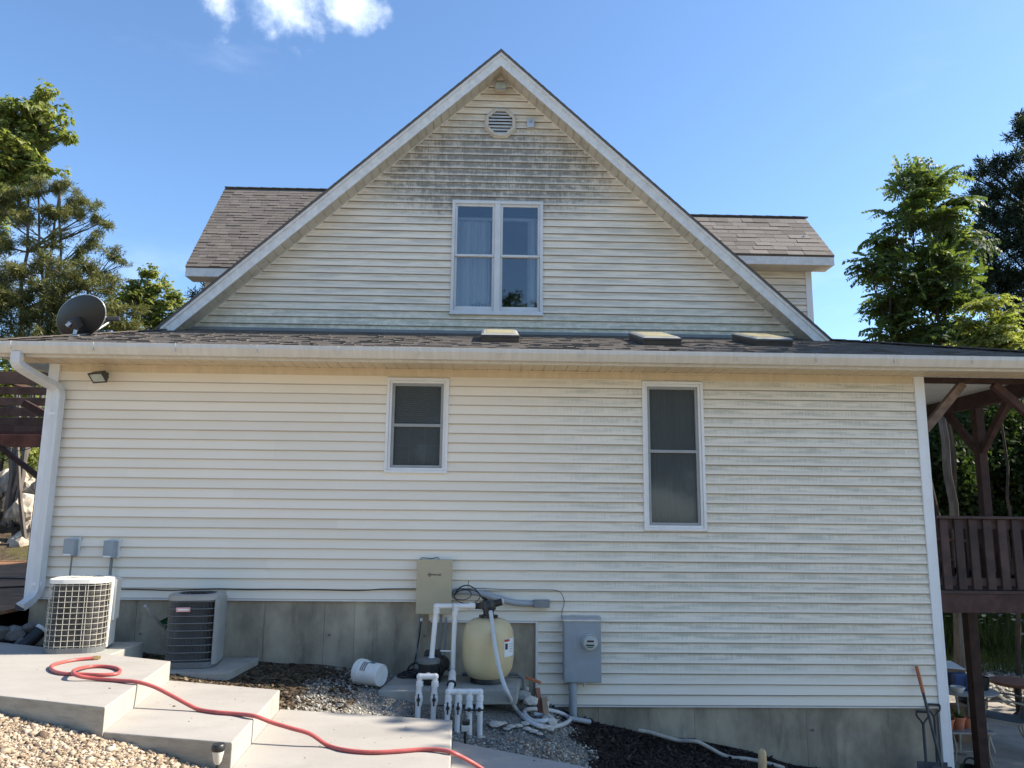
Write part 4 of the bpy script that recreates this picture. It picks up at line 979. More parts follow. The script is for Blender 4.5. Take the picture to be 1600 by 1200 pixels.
# control panel
c0, c1 = P(652, 874, Y=-.13), P(705, 960, Y=-.13)
t = thing('control_panel', (c0.x, -.02, c1.z), 'beige pool control cabinet with small dark lettering on the wall', 'control panel')
b = MB(); b.box(c0.x+.006, -.125, c1.z+.004, c1.x-.006, -.024, c0.z-.004); b.build('cabinet', 'control_beige', t, bevel=.006)
b = MB(); b.box(c0.x, -.139, c1.z, c1.x, -.1255, c0.z); door = b.build('door', 'control_beige', t, bevel=.006)
def text(s, size, c, mt, parent, name='lettering', align='LEFT', off=.0):
    cu = bpy.data.curves.new(name, 'FONT'); cu.body = s; cu.size = size; cu.align_x = align; cu.extrude = .0004; cu.offset = off
    ob = bpy.data.objects.new('tmp', cu); COL.objects.link(ob); dg = bpy.context.evaluated_depsgraph_get()
    me = bpy.data.meshes.new_from_object(ob.evaluated_get(dg)); bpy.data.objects.remove(ob)
    me.transform(Matrix.Translation(c) @ Matrix.Rotation(R_(90), 4, 'X')); me.materials.clear(); me.name = name
    return link(name, me, mt, parent)
lx = P(671, 899.5, Y=-.14); text('PENTAIR', .026, Vector((lx.x+.018, -.1398, lx.z)), 'ink', door, off=.0006)
b = MB()
for dx, dz in ((0, .012), (0, -.012), (.012, 0), (-.012, 0)): b.add([(lx.x+dx-.009, -.1396, lx.z+.009+dz), (lx.x+dx, -.1396, lx.z+dz), (lx.x+dx+.009, -.1396, lx.z+.009+dz), (lx.x+dx, -.1396, lx.z+.018+dz)], [(0, 1, 2, 3)])
b.build('logo_mark', 'ink', door)
b = MB(); b.tube(smooth_path([(c0.x+.03, -.06, c0.z-.01), (c0.x+.04, -.07, c0.z+.012), (c0.x+.14, -.06, c0.z+.006), (c0.x+.20, -.06, c0.z+.016), (c0.x+.22, -.06, c0.z)], 4), .004, 5); b.build('loose_wire', 'black_rubber', t)
for dx, r in ((.03, .011), (.255, .014)):
    b = MB(); b.tube(smooth_path([(c0.x+dx, -.07, c1.z+.01), (c0.x+dx-.005, -.07, c1.z-.2), (c0.x+dx-.01, -.09, c1.z-.45), (c0.x+dx+.02, -.13, -.66)], 5), r, 8); b.build('conduit', 'grey_paint_dark', t, True)
b = MB(); b.lathe([(.012, 0), (.018, .012), (.012, .03)], (c0.x+.055, -.08, c1.z-.075)); b.build('plug', 'white_plastic', t)
b = MB(); b.tube(smooth_path([(c0.x+.055, -.08, c1.z-.07), (c0.x+.04, -.09, c1.z-.22), (c0.x+.01, -.10, c1.z-.42), (c0.x+.0, -.3, -.64)], 5), .007, 6); b.build('power_cord', 'black_rubber', t, True)

# liquid-tight conduit to the grey junction box
cd = [(c1.x-.01, -.07, P(706, 925, Y=-.07).z), P(725, 924, Y=-.08), P(750, 927, Y=-.09), P(775, 934, Y=-.09), P(800, 941, Y=-.07), P(820, 943, Y=-.06), P(838, 943, Y=-.06)]
t = thing('conduit_run', cd[0], 'thick grey conduit from the control cabinet to a small junction box', 'conduit')
b = MB(); b.tube(smooth_path(cd, 6), .031, 12); b.build('conduit', 'grey_conduit', t, True)
j0, j1 = P(834, 938, Y=-.11), P(859, 949.5, Y=-.11); b = MB(); b.box(j0.x, -.115, j1.z, j1.x, -.022, j0.z); b.build('junction_box', 'grey_paint_dark', t, bevel=.006)
b = MB()
for k, (rx, rz, ph) in enumerate(((.10, .055, 0), (.13, .07, .3))):
    pts = [Vector((c1.x+.10+k*.06+rx*math.cos(t_), -.115-.01*k, .075+rz*math.sin(t_)-.02*k)) for t_ in np.linspace(.1+ph, 2*math.pi+ph, 26)]
    b.tube(pts, .0048, 6)
b.tube(smooth_path([(c1.x+.02, -.1, .06), (c1.x+.08, -.13, .14), (c1.x+.16, -.12, .165), (c1.x+.24, -.16, .13), (c1.x+.32, -.3, .05), (-.05, -.5, .03)], 5), .006, 6)
b.tube([(c1.x+.165, -.12, .15), (c1.x+.17, -.12, .21)], .003, 5)
b.build('coiled_wire', 'black_rubber', t, True)

# electric meter
m0, m1 = P(881, 966, Y=-.16), P(940, 1067, Y=-.16)
t = thing('meter_box', (m0.x, -.02, m1.z), 'grey steel electric meter box with a round glass meter', 'electric meter')
b = MB(); b.box(m0.x, -.16, m1.z, m1.x, -.022, m0.z-.02); b.build('cabinet', 'grey_paint', t, bevel=.005)
b = MB(); b.box(m0.x+.012, -.164, m1.z+.008, m1.x-.006, -.1605, m0.z-.032); b.build('cover', 'grey_paint', t, bevel=.003)
b = MB(); b.add([(m0.x-.008, -.172, m0.z-.030), (m1.x+.006, -.172, m0.z-.030), (m1.x+.006, -.172, m0.z-.012), (m0.x-.008, -.172, m0.z-.012), (m0.x-.008, -.020, m0.z-.019), (m1.x+.006, -.020, m0.z-.019), (m1.x+.006, -.020, m0.z+.012), (m0.x-.008, -.020, m0.z+.012)], [(0, 1, 2, 3), (7, 6, 5, 4), (0, 4, 5, 1), (1, 5, 6, 2), (2, 6, 7, 3), (3, 7, 4, 0)]); b.build('rain_cap', 'galvanised', t, bevel=.002)
mc = P(921, 1003.5, Y=-.18)
b = MB(); b.lathe([(.083, 0), (.083, .025), (.079, .032), (.074, .032), (.072, .02)], (mc.x, -.1645, mc.z), (0, -1, 0), 28); mr = b.build('meter_ring', 'galvanised', t, True)
b = MB(); b.lathe([(.071, .0), (.071, .05), (.066, .062), (.055, .066)], (mc.x, -.166, mc.z), (0, -1, 0), 28); dome = b.build('meter_dial', 'meter_face', t, True)
b = MB(); b.box(mc.x-.030, -.2335, mc.z+.008, mc.x+.038, -.2322, mc.z+.026); b.box(mc.x-.04, -.2335, mc.z-.030, mc.x+.040, -.2322, mc.z-.014); b.build('display', 'ink', dome)
b = MB(); b.box(mc.x-.028, -.2335, mc.z-.046, mc.x+.028, -.2322, mc.z-.036); b.build('green_strip', 'green_ribbon', dome)
cx = P(895, 1090, Y=-.10).x
b = MB(); b.tube([(cx, -.10, m1.z+.01), (cx, -.10, -1.25)], .041, 16); b.build('conduit', 'grey_conduit', t, True)
b = MB(); b.lathe([(.046, 0), (.046, .06)], (cx, -.10, m1.z-.085)); b.lathe([(.046, 0), (.046, .02)], (cx, -.10, m1.z-.012)); b.build('coupling', 'grey_conduit', t, True)
b = MB(); b.lathe([(.008, 0), (.012, -.02), (.006, -.05)], (mc.x-.05, -.10, m1.z)); b.build('seal_tag', 'patina_metal', t)

# ------------------------------------------------------------------ pool equipment
b = MB(); b.slab([(-.985, -.955, -.68), (.26, -.90, -.68), (.32, -.26, -.68), (-.90, -.28, -.68)], .125)
b.build('equipment_pad', 'pad_concrete', None, bevel=.008, label='thick concrete pad under the pool pump and sand filter', category='concrete pad')
fx, fy = -.008, -.55
t = thing('sand_filter', (fx, fy, -.68), 'cream pool sand filter tank with black top valve', 'pool filter')
b = MB(); b.lathe([(.06, -.665), (.13, -.655), (.195, -.615), (.232, -.55), (.245, -.47), (.247, -.37), (.247, -.29), (.238, -.215), (.212, -.155), (.165, -.115), (.11, -.098), (.07, -.094)], (fx, fy, 0), n=40)
plain('tank_cream', (.60, .48, .27), .38, .05, 2, spec=.45, dirt=.16, dirtcol=(.30, .25, .15)); tk = b.build('tank', 'tank_cream', t, True)
b = MB(); b.lathe([(.165, -.68), (.165, -.63), (.14, -.585), (.12, -.585)], (fx, fy, 0), n=32); b.build('foot', 'black_plastic', t, True)
b = MB(); b.lathe([(.072, -.10), (.072, -.07), (.052, -.066), (.05, -.03), (.062, -.028), (.066, .05), (.055, .07), (.03, .075)], (fx, fy, 0), n=24)
b.box(fx-.09, fy-.045, -.015, fx+.07, fy+.045, .05); b.lathe([(.03, 0), (.03, .13)], (fx-.02, fy, .012), (-1, 0, 0), 14); b.lathe([(.032, 0), (.032, .05), (.026, .06)], (fx+.02, fy-.03, -.02), (0, -1, -.2), 14)
b.lathe([(.034, 0), (.034, .09)], (fx+.04, fy, .03), (1, 0, .25), 14)
vv = b.build('valve', 'black_plastic', t, True)
for s_ in (-1, 1):
    b = MB(); b.box(fx+s_*.072-.018, fy-.06, -.09, fx+s_*.072+.018, fy-.02, -.065); b.build('clamp_knob', 'black_plastic', vv, bevel=.004)
b = MB(); b.beam((fx-.02, fy-.01, .075), (fx-.06, fy-.07, .10), .03, .016); b.build('valve_handle', 'black_plastic', vv, bevel=.004)
b = MB(); b.lathe([(.026, 0), (.026, .012)], (fx+.135, fy, .055), (1, 0, .25), 14); b.build('gauge', 'white_plastic', vv)
def tank_patch(a0, a1, z0, z1, r, n=8):
    b = MB()
    for i in range(n):
        p, q = R_(a0+(a1-a0)*i/n), R_(a0+(a1-a0)*(i+1)/n)
        b.add([(fx+r*math.cos(p), fy+r*math.sin(p), z0), (fx+r*math.cos(q), fy+r*math.sin(q), z0), (fx+r*math.cos(q), fy+r*math.sin(q), z1), (fx+r*math.cos(p), fy+r*math.sin(p), z1)], [(0, 1, 2, 3)])
    return b
lb = tank_patch(-52, -16, -.425, -.265, .2485).build('warning_label', 'white_ink', tk)
tank_patch(-52, -36, -.29, -.268, .2492).build('label_header', 'red_ink', lb); tank_patch(-50, -42, -.36, -.305, .2492, 3).build('label_figure', 'ink', lb)
b = MB()
for k in range(4): q = tank_patch(-38, -20, -.320-.022*k, -.314-.022*k, .2492, 4); b.add(q.v, q.f)
b.build('label_lines', 'grey_paint', lb)

# pump
px_, py_ = -.56, -.62
t = thing('pool_pump', (px_, py_, -.68), 'black pool pump on the pad left of the sand filter', 'pump')
b = MB(); b.lathe([(.085, 0), (.095, .03), (.095, .14), (.10, .15), (.10, .17), (.085, .18)], (px_, py_-.05, -.665), n=24); b.build('strainer_pot', 'black_plastic', t, True)
b = MB(); b.lathe([(.09, 0), (.105, .02), (.105, .10), (.09, .12), (.075, .125), (.078, .34), (.06, .36)], (px_+.02, py_+.02, -.57), (.25, 1, 0), n=24); b.build('motor', 'black_plastic', t, True)
b = MB(); b.box(px_-.10, py_-.02, -.68, px_+.11, py_+.34, -.645); b.build('foot', 'black_plastic', t, bevel=.005)
b = MB(); b.lathe([(.105, 0), (.105, .03), (.07, .045)], (px_, py_-.05, -.49), n=24); b.build('pot_lid', 'ac_grey', t, True)
b = MB(); b.box(px_-.06, py_+.05, -.50, px_+.10, py_+.25, -.42); b.build('drive_housing', 'black_plastic', t, bevel=.02)

def pipe(b, pts, r=.024, fit=True):
    b.tube(pts, r, 14)
def elbow(b, p, r=.031): b.lathe([(r*.55, -r*.85), (r, -r*.4), (r, r*.4), (r*.55, r*.85)], p, (0, 0, 1), 14)
def pipeset(name, label, segs, elbows, sleeves, r=.0235, mt='pvc', root=None):
    t = thing(name, root or segs[0][0], label, 'pipe')
    for s_ in segs: b = MB(); b.tube(s_, r, 14); b.build('pipe', mt, t, True)
    for e in elbows: b = MB(); elbow(b, e, r*1.2); b.build('elbow', mt, t, True)
    for p, ax, L in sleeves: b = MB(); b.lathe([(r*1.05, 0), (r*1.28, .003), (r*1.28, L-.003), (r*1.05, L)], p, ax, 14); b.build('coupling', mt, t, True)
    return t
Yp = -.64
eA = P(682, 947, Y=Yp); pA = P(674, 1033, Y=Yp-.03)
tA = pipeset('return_pipe', 'white pipe rising from the pump and bending to the filter valve', [[pA, eA], [eA, (fx-.13, fy-.02, eA.z-.004)]], [eA], [(pA-Vector((0, 0, .01)), (0, 0, 1), .05), (eA-Vector((0, 0, .07)), (0, 0, 1), .05), (Vector((fx-.19, fy-.025, eA.z-.003)), (1, .1, 0), .06)])
b = MB(); b.beam((-.345, -.70, eA.z+.035), (-.345, -.68, eA.z-.045), .012, .01); b.build('hanger_strap', 'patina_metal', tA)
eB = P(711, 951, Y=-.60); pB = P(706, 1078, Y=-.98)
bB = P(707, 1056, Y=-.62)
pipeset('drop_pipe', 'white vertical pipe dropping between the pump and the filter', [[eB, bB], [eB, (-.20, fy+.02, eB.z-.006)]], [eB], [(eB-Vector((0, 0, .06)), (0, 0, 1), .05)])
b = MB(); b.tube([P(688, 1017, Y=-.63), P(710, 1017.5, Y=-.60)], .007, 8); b.build('thin_pipe', 'pvc', None, True, label='thin white rod tying the two upright pipes together', category='rod')

def valve_part(t, p, ax, along=True):
    b = MB(); b.lathe([(.025, -.055), (.029, -.05), (.029, -.028), (.034, -.022), (.034, .022), (.029, .028), (.029, .05), (.025, .055)], p, (0, 0, 1), 16)
    v = b.build('valve_body', 'pvc', t, True)
    b = MB(); b.lathe([(.017, 0), (.017, .02), (.011, .026)], p+Vector((0, -.031, 0)), (0, -1, 0), 12)
    if along: b.box(p.x-.007, p.y-.060, p.z-.048, p.x+.007, p.y-.049, p.z+.052)
    else: b.box(p.x-.046, p.y-.060, p.z-.007, p.x+.046, p.y-.049, p.z+.007)
    b.build('valve_handle', 'black_plastic', v, bevel=.003)
# suction manifold: two legs
Ym = -1.14
mz = P(667, 1057, Y=Ym).z; xl, xr = P(656, 1060, Y=Ym).x, P(680, 1060, Y=Ym).x
t = thing('suction_manifold', (xl, Ym, -.9), 'white two-leg pipe manifold in front of the pump', 'pipe', 'valved pipe manifolds')
b = MB(); b.tube([(xl, Ym, mz), (xr, Ym, mz)], .0245, 14); b.build('header', 'pvc', t, True)
b = MB(); b.tube([((xl+xr)/2+.02, Ym, mz), (px_+.0, py_-.12, -.585)], .0245, 14); b.build('feed_pipe', 'pvc', t, True)
for x in (xl, xr):
    b = MB(); elbow(b, Vector((x, Ym, mz)), .029); b.build('elbow', 'pvc', t, True)
    b = MB(); b.tube([(x, Ym, mz), (x-.012, Ym-.01, h_at(x, Ym)-.06)], .0235, 14); b.build('leg', 'pvc', t, True)
    b = MB(); b.lathe([(.025, 0), (.032, .003), (.032, .045), (.025, .048)], (x, Ym, mz-.085), n=14); b.build('coupling', 'pvc', t, True)
    valve_part(t, Vector((x-.003, Ym-.003, mz-.185)), None, True)
# return manifold: four legs
Yr = -1.20
hz = P(725, 1081, Y=Yr).z; xs4 = [P(px, 1084, Y=Yr).x for px in (701, 717, 734, 750)]
t = thing('return_manifold', (xs4[0], Yr, -.95), 'white four-leg pipe manifold with black valve handles', 'pipe', 'valved pipe manifolds')
b = MB(); b.tube([(xs4[0], Yr, hz), (xs4[3], Yr, hz)], .0255, 14); b.build('header', 'pvc', t, True)
b = MB(); b.tube([(xs4[0]+.01, Yr+.02, hz+.0), P(706, 1066, Y=-1.02)], .026, 14); b.tube([P(706, 1066, Y=-1.02), P(707, 1052, Y=-.75)], .034, 14); b.build('feed_pipe', 'pvc', t, True)
b = MB(); b.lathe([(.042, 0), (.042, .02)], P(705.5, 1070, Y=-1.05), (0, .55, .5), 16); b.build('union_nut', 'black_plastic', t, True)
for i, x in enumerate(xs4):
    b = MB(); elbow(b, Vector((x, Yr, hz)), .029); b.build('elbow', 'pvc', t, True)
    zg = h_at(x, Yr) - .06
    b = MB(); b.tube([(x, Yr, hz), (x+(-.012 if i < 2 else .004), Yr-.015, zg)], .0235, 14); b.build('leg', 'pvc', t, True)
    b = MB(); b.lathe([(.025, 0), (.031, .003), (.031, .045), (.025, .048)], (x, Yr, hz-.075), n=14); b.build('coupling', 'pvc', t, True)
    valve_part(t, Vector((x-.003, Yr-.004, hz-(.125 if i < 2 else .135))), None, i < 2)
# grey flexible hose
gz = lambda p: h_at(p.x, p.y)+.024
def gp(px, py, Y): 
    p = P(px, py, Y=Y); return p
def gg(px, py, z0=-.98):
    z = z0
    for _ in range(8): p = P(px, py, Z=z); z = h_at(p.x, p.y)+.022
    return p
fl = [Vector((fx+.02, fy-.08, -.03)), gp(769, 975, -.72), gp(772, 1000, -.84), gp(777, 1030, -.92), gp(785, 1062, -.98), gp(794, 1085, -1.02), gg(806, 1108), gg(825, 1126), gg(848, 1136), gg(868, 1135), gg(884, 1130), gg(890, 1124), gg(880, 1116), gg(860, 1110), gg(838, 1108), gg(822, 1109), gg(820, 1116), gg(832, 1126), gg(848, 1132)+Vector((0, 0, .03)), gg(858, 1130)+Vector((0, 0, .035)), gg(859, 1124)+Vector((0, 0, .02)), gg(848, 1118), gg(834, 1116)]
b = MB(); b.tube(smooth_path(fl, 6), .0205, 12); b.build('backwash_hose', 'pvc_grey_hose', None, True, label='pale grey hose hanging from the filter valve and coiled on the gravel', category='hose')
# low grey conduit behind the filter
cd = [P(722, 1053, Y=-.3), P(760, 1054, Y=-.3), P(800, 1053, Y=-.35), P(812, 1056, Y=-.4), P(818, 1064, Y=-.42), P(819, 1085, Y=-.44)]
b = MB(); b.tube(smooth_path(cd, 5), .017, 8); b.build('low_conduit', 'grey_paint_dark', None, True, label='dark grey conduit looping low behind the sand filter', category='conduit')
cd = [P(697, 965, Y=-.12), P(696, 1000, Y=-.12), P(695, 1030, Y=-.14), P(700, 1045, Y=-.3), P(708, 1053, Y=-.5)]
b = MB(); b.tube(smooth_path(cd, 5), .013, 8); b.build('flex_conduit', 'grey_paint_dark', None, True, label='dark flexible conduit from the control cabinet down to the pump pad', category='conduit')
# coiled cord beside the pump
b = MB()
for k in range(4):
    c = P(641, 1054, Z=-.66); r = .10-.008*k
    b.tube([(c.x+(r*1.25)*math.cos(a_)+.01*k, c.y+r*math.sin(a_), -.672+.013*k+.008*math.sin(3*a_+k)) for a_ in np.linspace(0, 2*math.pi, 26)[:-1]], .0075, 6, closed=True)
c = P(646, 1046, Z=-.60); b.tube([(c.x+.06*math.cos(a_), c.y+.03*math.sin(a_), -.60+.055*math.sin(a_+.4)) for a_ in np.linspace(0, 2*math.pi, 22)[:-1]], .011, 6, closed=True)
b.build('cord_coil', 'black_rubber', None, True, label='coil of black cord lying left of the pump', category='cord')

# bucket lying on its side
bc = P(567, 1056, Y=-.80); ax = Vector((.86, -.50, -.03)).normalized(); base = Vector((bc.x-.05, -.66, 0)); base.z = h_at(base.x, base.y)+.118
t = thing('bucket', base, 'white plastic bucket lying on its side by the pad', 'bucket')
BS = .75
b = MB(); b.lathe([(r*BS, h*BS) for r, h in ((.150, -.02), (.150, .0), (.156, .003), (.156, .03), (.148, .034), (.148, .05), (.154, .053), (.154, .065), (.146, .068), (.136, .24), (.131, .33), (.124, .335), (.120, .328), (.01, .326))], base, ax, 32); bo = b.build('shell', 'bucket_white', t, True)
u_ = Vector((0, 0, 1)); sd = ax.cross(u_).normalized()
b = MB()
for k in range(3):
    for i in range(6):
        a0 = R_(20+i*9); a1 = R_(20+(i+1)*9); rr = .1465
        h0, h1 = .10+.028*k, .118+.028*k
        pr = lambda a_, h: base + (ax*h + (sd*math.cos(a_)*1.0 + u_*math.sin(a_))*(.1465-.055*(h-.068)+.0009))*BS
        b.add([pr(a0, h0), pr(a1, h0), pr(a1, h1), pr(a0, h1)], [(0, 1, 2, 3)])
b.build('printed_lettering', 'ink_soft', bo)
b = MB()
for i in range(5):
    a0 = R_(72+i*8); a1 = R_(72+(i+1)*8); b.add([pr(a0, .17), pr(a1, .17), pr(a1, .25), pr(a0, .25)], [(0, 1, 2, 3)])
b.build('printed_patch', 'teal_ink', bo)
b = MB(); b.tube([base+(ax*.02+(sd*math.cos(a_)+u_*math.sin(a_))*.165 - ax*(.05*math.sin(a_)))*BS for a_ in np.linspace(R_(180), R_(330), 16)], .003, 6); b.build('wire_handle', 'patina_metal', t)

# broken concrete, foam and scrap wood right of the pad
dr = random.Random(4); tsc = thing('rubble_pile', (.42, -.6, -.9), 'rubble of broken concrete, brick and foam right of the pad', 'rubble')
def rock_mesh(r, seed, flat=.7, name='rock', sub=2):
    bm = bmesh.new(); bmesh.ops.create_icosphere(bm, subdivisions=sub, radius=r); rr = random.Random(seed); off = Vector((rr.random()*20, rr.random()*20, rr.random()*20))
    for v in bm.verts:
        n = v.co.normalized(); k = .62 + .75*mnoise.noise(n*1.1+off) + .35*mnoise.noise(n*2.6+off)+.22*mnoise.noise(n*6+off); cell = mnoise.cell(n*1.4+off)+.4*mnoise.cell(n*3.1+off)
        v.co = Vector((v.co.x*(1+.2*rr.uniform(-1, 1)*0), v.co.y, v.co.z*flat))*(.75+.5*k*.6+.12*cell)
    me = bpy.data.meshes.new(name); bm.to_mesh(me); bm.free(); return me
for i in range(9):
    x = .30+dr.random()*.30; yy = -.25-dr.random()*.75; me = rock_mesh(.04+.05*dr.random(), 40+i, .6, sub=1)
    o = link('chunk', me, ['spray_foam', 'pad_concrete', 'spray_foam'][i % 3], tsc, loc=None); o.location = (x, yy, h_at(x, yy)+.03+.12*dr.random()); o.matrix_parent_inverse = Matrix.Translation(-tsc.location)
for i, (a_, c_, w, mt) in enumerate([((.46, -.62, -.72), (.50, -.70, -1.0), .045, 'stained_wood_light'), ((.52, -.66, -.80), (.55, -.80, -1.04), .05, 'cardboard'), ((.36, -.45, -.66), (.50, -.5, -.70), .04, 'terracotta')]):
    b = MB(); b.beam(a_, c_, w, .02); b.build('scrap_board', mt, tsc)
for i in range(12):
    x = .02+.045*i+dr.random()*.05; yy = -.93-dr.random()*.22; me = rock_mesh(.03+.045*dr.random(), 70+i, .35, sub=2)
    o = link('slab_crumb', me, 'spray_foam', tsc, loc=(x, yy, h_at(x, yy)+.02)); o.matrix_parent_inverse = Matrix.Translation(-tsc.location)

# small ground lamps
def path_light(p, zg, s, label):
    t = thing('path_light', (p.x, p.y, zg), label, 'path light', 'solar path lights')
    b = MB(); b.lathe([(.010*s, 0), (.010*s, p.z-zg-.07*s)], (p.x, p.y, zg), n=10); b.build('stake', 'black_plastic', t, True)
    b = MB(); b.lathe([(.012*s, -.075*s), (.022*s, -.06*s), (.034*s, -.005*s), (.034*s, 0)], p, n=18); b.build('lens', 'frosted', t, True)
    b = MB(); b.lathe([(.036*s, 0), (.040*s, .006*s), (.040*s, .03*s), (.034*s, .038*s)], p, n=18); b.build('cap', 'black_plastic', t, True)
p = P(341, 1173, Y=-3.36); path_light(p, h_at(p.x, p.y)-.03, 1.0, 'solar path light standing before the second step')
p = P(728, 1134, Y=-1.62); zg = h_at(p.x, p.y)
t = thing('ground_spotlight', (p.x, p.y, zg), 'small black and beige ground spotlight below the four-leg manifold', 'spotlight')
b = MB(); b.lathe([(.008, zg-.05), (.012, p.z-.03)], (p.x-.005, p.y, 0), n=8); b.build('stake', 'black_plastic', t, True)
b = MB(); b.box(p.x-.035, p.y-.05, p.z-.035, p.x+.035, p.y+.03, p.z+.012); b.build('housing', 'frosted', t, bevel=.008)
b = MB(); b.box(p.x-.03, p.y-.045, p.z+.0125, p.x+.032, p.y+.03, p.z+.045); b.build('solar_cap', 'black_plastic', t, bevel=.01)
# wooden stake, mulch bed edging, tools
p = P(1191, 1170, Y=-2.05); b = MB(); b.lathe([(.03, h_at(p.x, p.y)-.15-p.z), (.031, -.05), (.029, -.02), (.018, -.004), (.004, 0)], p, (.03, 0, 1), 14)
b.build('wooden_stake', 'pale_wood', None, True, label='pale round wooden stake rising from the dark mulch', category='stake')
dp = []
for (px, py) in ((996, 1139), (1012, 1141.5), (1035, 1148), (1060, 1155)): dp.append(P(px, py, Y=-.32))
for (px, py) in ((1075, 1155.5), (1090, 1157), (1108, 1166), (1128, 1177), (1145, 1182), (1165, 1183.5), (1185, 1187), (1205, 1192), (1225, 1198)): dp.append(P(px, py, Y=-.36))
b = MB(); dp = [p-Vector((0, 0, .012)) for p in dp]; b.tube(smooth_path(dp, 5), .019, 10); b.build('drain_hose', 'drain_tan', None, True, label='grey drain hose half buried in mulch along the foundation', category='hose')
b = MB(); b.tube(smooth_path([P(888, 1122, Y=-.35), P(905, 1125, Y=-.32), P(922, 1128, Y=-.28)], 4), [.03]*8+[.012]*1 if False else .024, 10); b.build('conduit_stub', 'grey_conduit', None, True, label='grey conduit stub lying below the meter box', category='conduit')
def dgrip(b, p, d, w=.055, h=.11):
    side = Vector((1, -.2, 0)).normalized(); up = d
    a, c = p+up*h+side*w, p+up*h-side*w
    b.tube(smooth_path([p-up*.03, p+side*.02+up*.02, p+side*w+up*(h*.6), a], 4), .009, 8); b.tube(smooth_path([p-up*.03, p-side*.02+up*.02, p-side*w+up*(h*.6), c], 4), .009, 8); b.tube([a, c], .012, 8)
def tool(p_top, p_bot, kind, label, blade):
    p_bot = Vector(p_bot); d = (p_top-p_bot).normalized(); L = (p_top-p_bot).length
    t = thing(kind, p_bot, label, 'shovel' if kind == 'long_shovel' else 'spade', 'garden tools leaning at the house corner')
    if kind == 'long_shovel':
        b = MB(); b.tube([p_top-d*.26, p_top], .0175, 10); b.build('grip', 'handle_orange', t, True)
        b = MB(); b.tube([p_bot+d*.2, p_top-d*.26], .014, 10); b.build('shaft', 'tool_steel', t, True)
    else:
        b = MB(); b.tube([p_bot+d*.2, p_top-d*.1], .014, 10); b.build('shaft', 'tool_steel', t, True)
        b = MB(); dgrip(b, p_top-d*.11, d); b.build('grip', 'black_plastic', t, True)
    s_ = Vector((1, -.15, 0)).normalized(); f = d.cross(s_)
    b = MB(); q = [p_bot+d*.24-s_*.09, p_bot+d*.24+s_*.09, p_bot+d*.06+s_*.085, p_bot-d*.03, p_bot+d*.06-s_*.085]
    b.add(q+[v-f*.012 for v in q], [(0, 1, 2, 3, 4), (9, 8, 7, 6, 5)]+[(i, (i+1) % 5, 5+(i+1) % 5, 5+i) for i in range(5)]); b.build('blade', 'tool_steel', t, bevel=.003)
zt_ = lambda x, y: h_at(x, y)+.02
tool(P(1432, 1041, Y=-.045), (4.42, -.42, zt_(4.42, -.42)), 'long_shovel', 'long-handled shovel with orange grip leaning on the siding', 1)
tool(P(1459, 1101, Y=-.05), (4.40, -.30, zt_(4.4, -.3)), 'garden_spade', 'black D-handled spade nearest the corner post', 1)
tool(P(1441, 1112, Y=-.05), (4.28, -.32, zt_(4.28, -.32)), 'garden_spade', 'dark D-handled spade left of the orange-gripped shovel', 1)

# black drain extension and dark rocks at left
p0, p1 = P(36, 1012, Y=-.42), P(63, 986, Y=-.30)
t = thing('drain_pipe', p0, 'black drain pipe with a white end below the downspout', 'pipe')
b = MB(); b.tube([p0, p1], .062, 16); b.build('pipe', 'black_plastic', t, True)
b = MB(); b.lathe([(.066, 0), (.066, .03), (.058, .032)], p1, (p1-p0).normalized(), 16); b.build('end_ring', 'white_plastic', t, True)
for i, (px, py, r) in enumerate(((8, 1000, .13), (25, 985, .12), (38, 1000, .09), (15, 1012, .10), (48, 975, .07), (3, 985, .12))):
    p = P(px, py, Y=-.25-.05*(i % 3)); me = rock_mesh(r, 200+i, .7)
    o = link('rock', me, 'dark_rock', None, loc=(p.x, p.y, p.z-.03))
    o['label'] = ['dark rock at the left frame edge beside the walk', 'dark flat rock under the deck edge', 'dark rock touching the black drain pipe', 'dark rock close to the top step edge', 'small dark rock below the downspout outlet', 'dark rock furthest left under the deck'][i]; o['category'] = 'rock'; o['group'] = 'dark rocks under the deck edge'

# ------------------------------------------------------------------ satellite dish
dc = P(127, 495, Y=.38); dn = Vector((.34, .86, .36)).normalized()       # faces away from the camera, to the right
t = thing('satellite_dish', P(117, 524, Y=.30), 'dark grey satellite dish on the left hip of the low roof', 'satellite dish')
side = dn.cross(Vector((0, 0, 1))).normalized(); upd = side.cross(dn)
# tilt the oval a little
side, upd = side*math.cos(.25)+upd*math.sin(.25), upd*math.cos(.25)-side*math.sin(.25)
b = MB(); rings = 7; n = 40; vs = []
for sgn, off in ((1, 0), (-1, -.012)):
    for k in range(rings+1):
        r = k/rings
        for i in range(n):
            a_ = 2*math.pi*i/n; vs.append(dc + side*(.385*r*math.cos(a_)) + upd*(.225*r*math.sin(a_)) + dn*(.055*(r*r-1)+off))
fs = []
for s_ in range(2):
    o_ = s_*(rings+1)*n
    for k in range(rings):
        for i in range(n): fs.append((o_+k*n+i, o_+k*n+(i+1) % n, o_+(k+1)*n+(i+1) % n, o_+(k+1)*n+i))
for i in range(n): fs.append((rings*n+i, rings*n+(i+1) % n, (2*rings+1)*n+(i+1) % n, (2*rings+1)*n+i))
b.add(vs, fs); me = b.mesh('reflector', True, fix=False); link('reflector', me, 'dish_grey', t)
b = MB(); b.tube([dc+side*(.387*math.cos(a_))+upd*(.227*math.sin(a_))+dn*(-.004) for a_ in np.linspace(0, 2*math.pi, 41)[:-1]], .006, 6, closed=True); b.build('rim', 'patina_metal', t, True)
mt0 = P(117, 523, Y=.30); bk = dc - dn*.075 - upd*.05
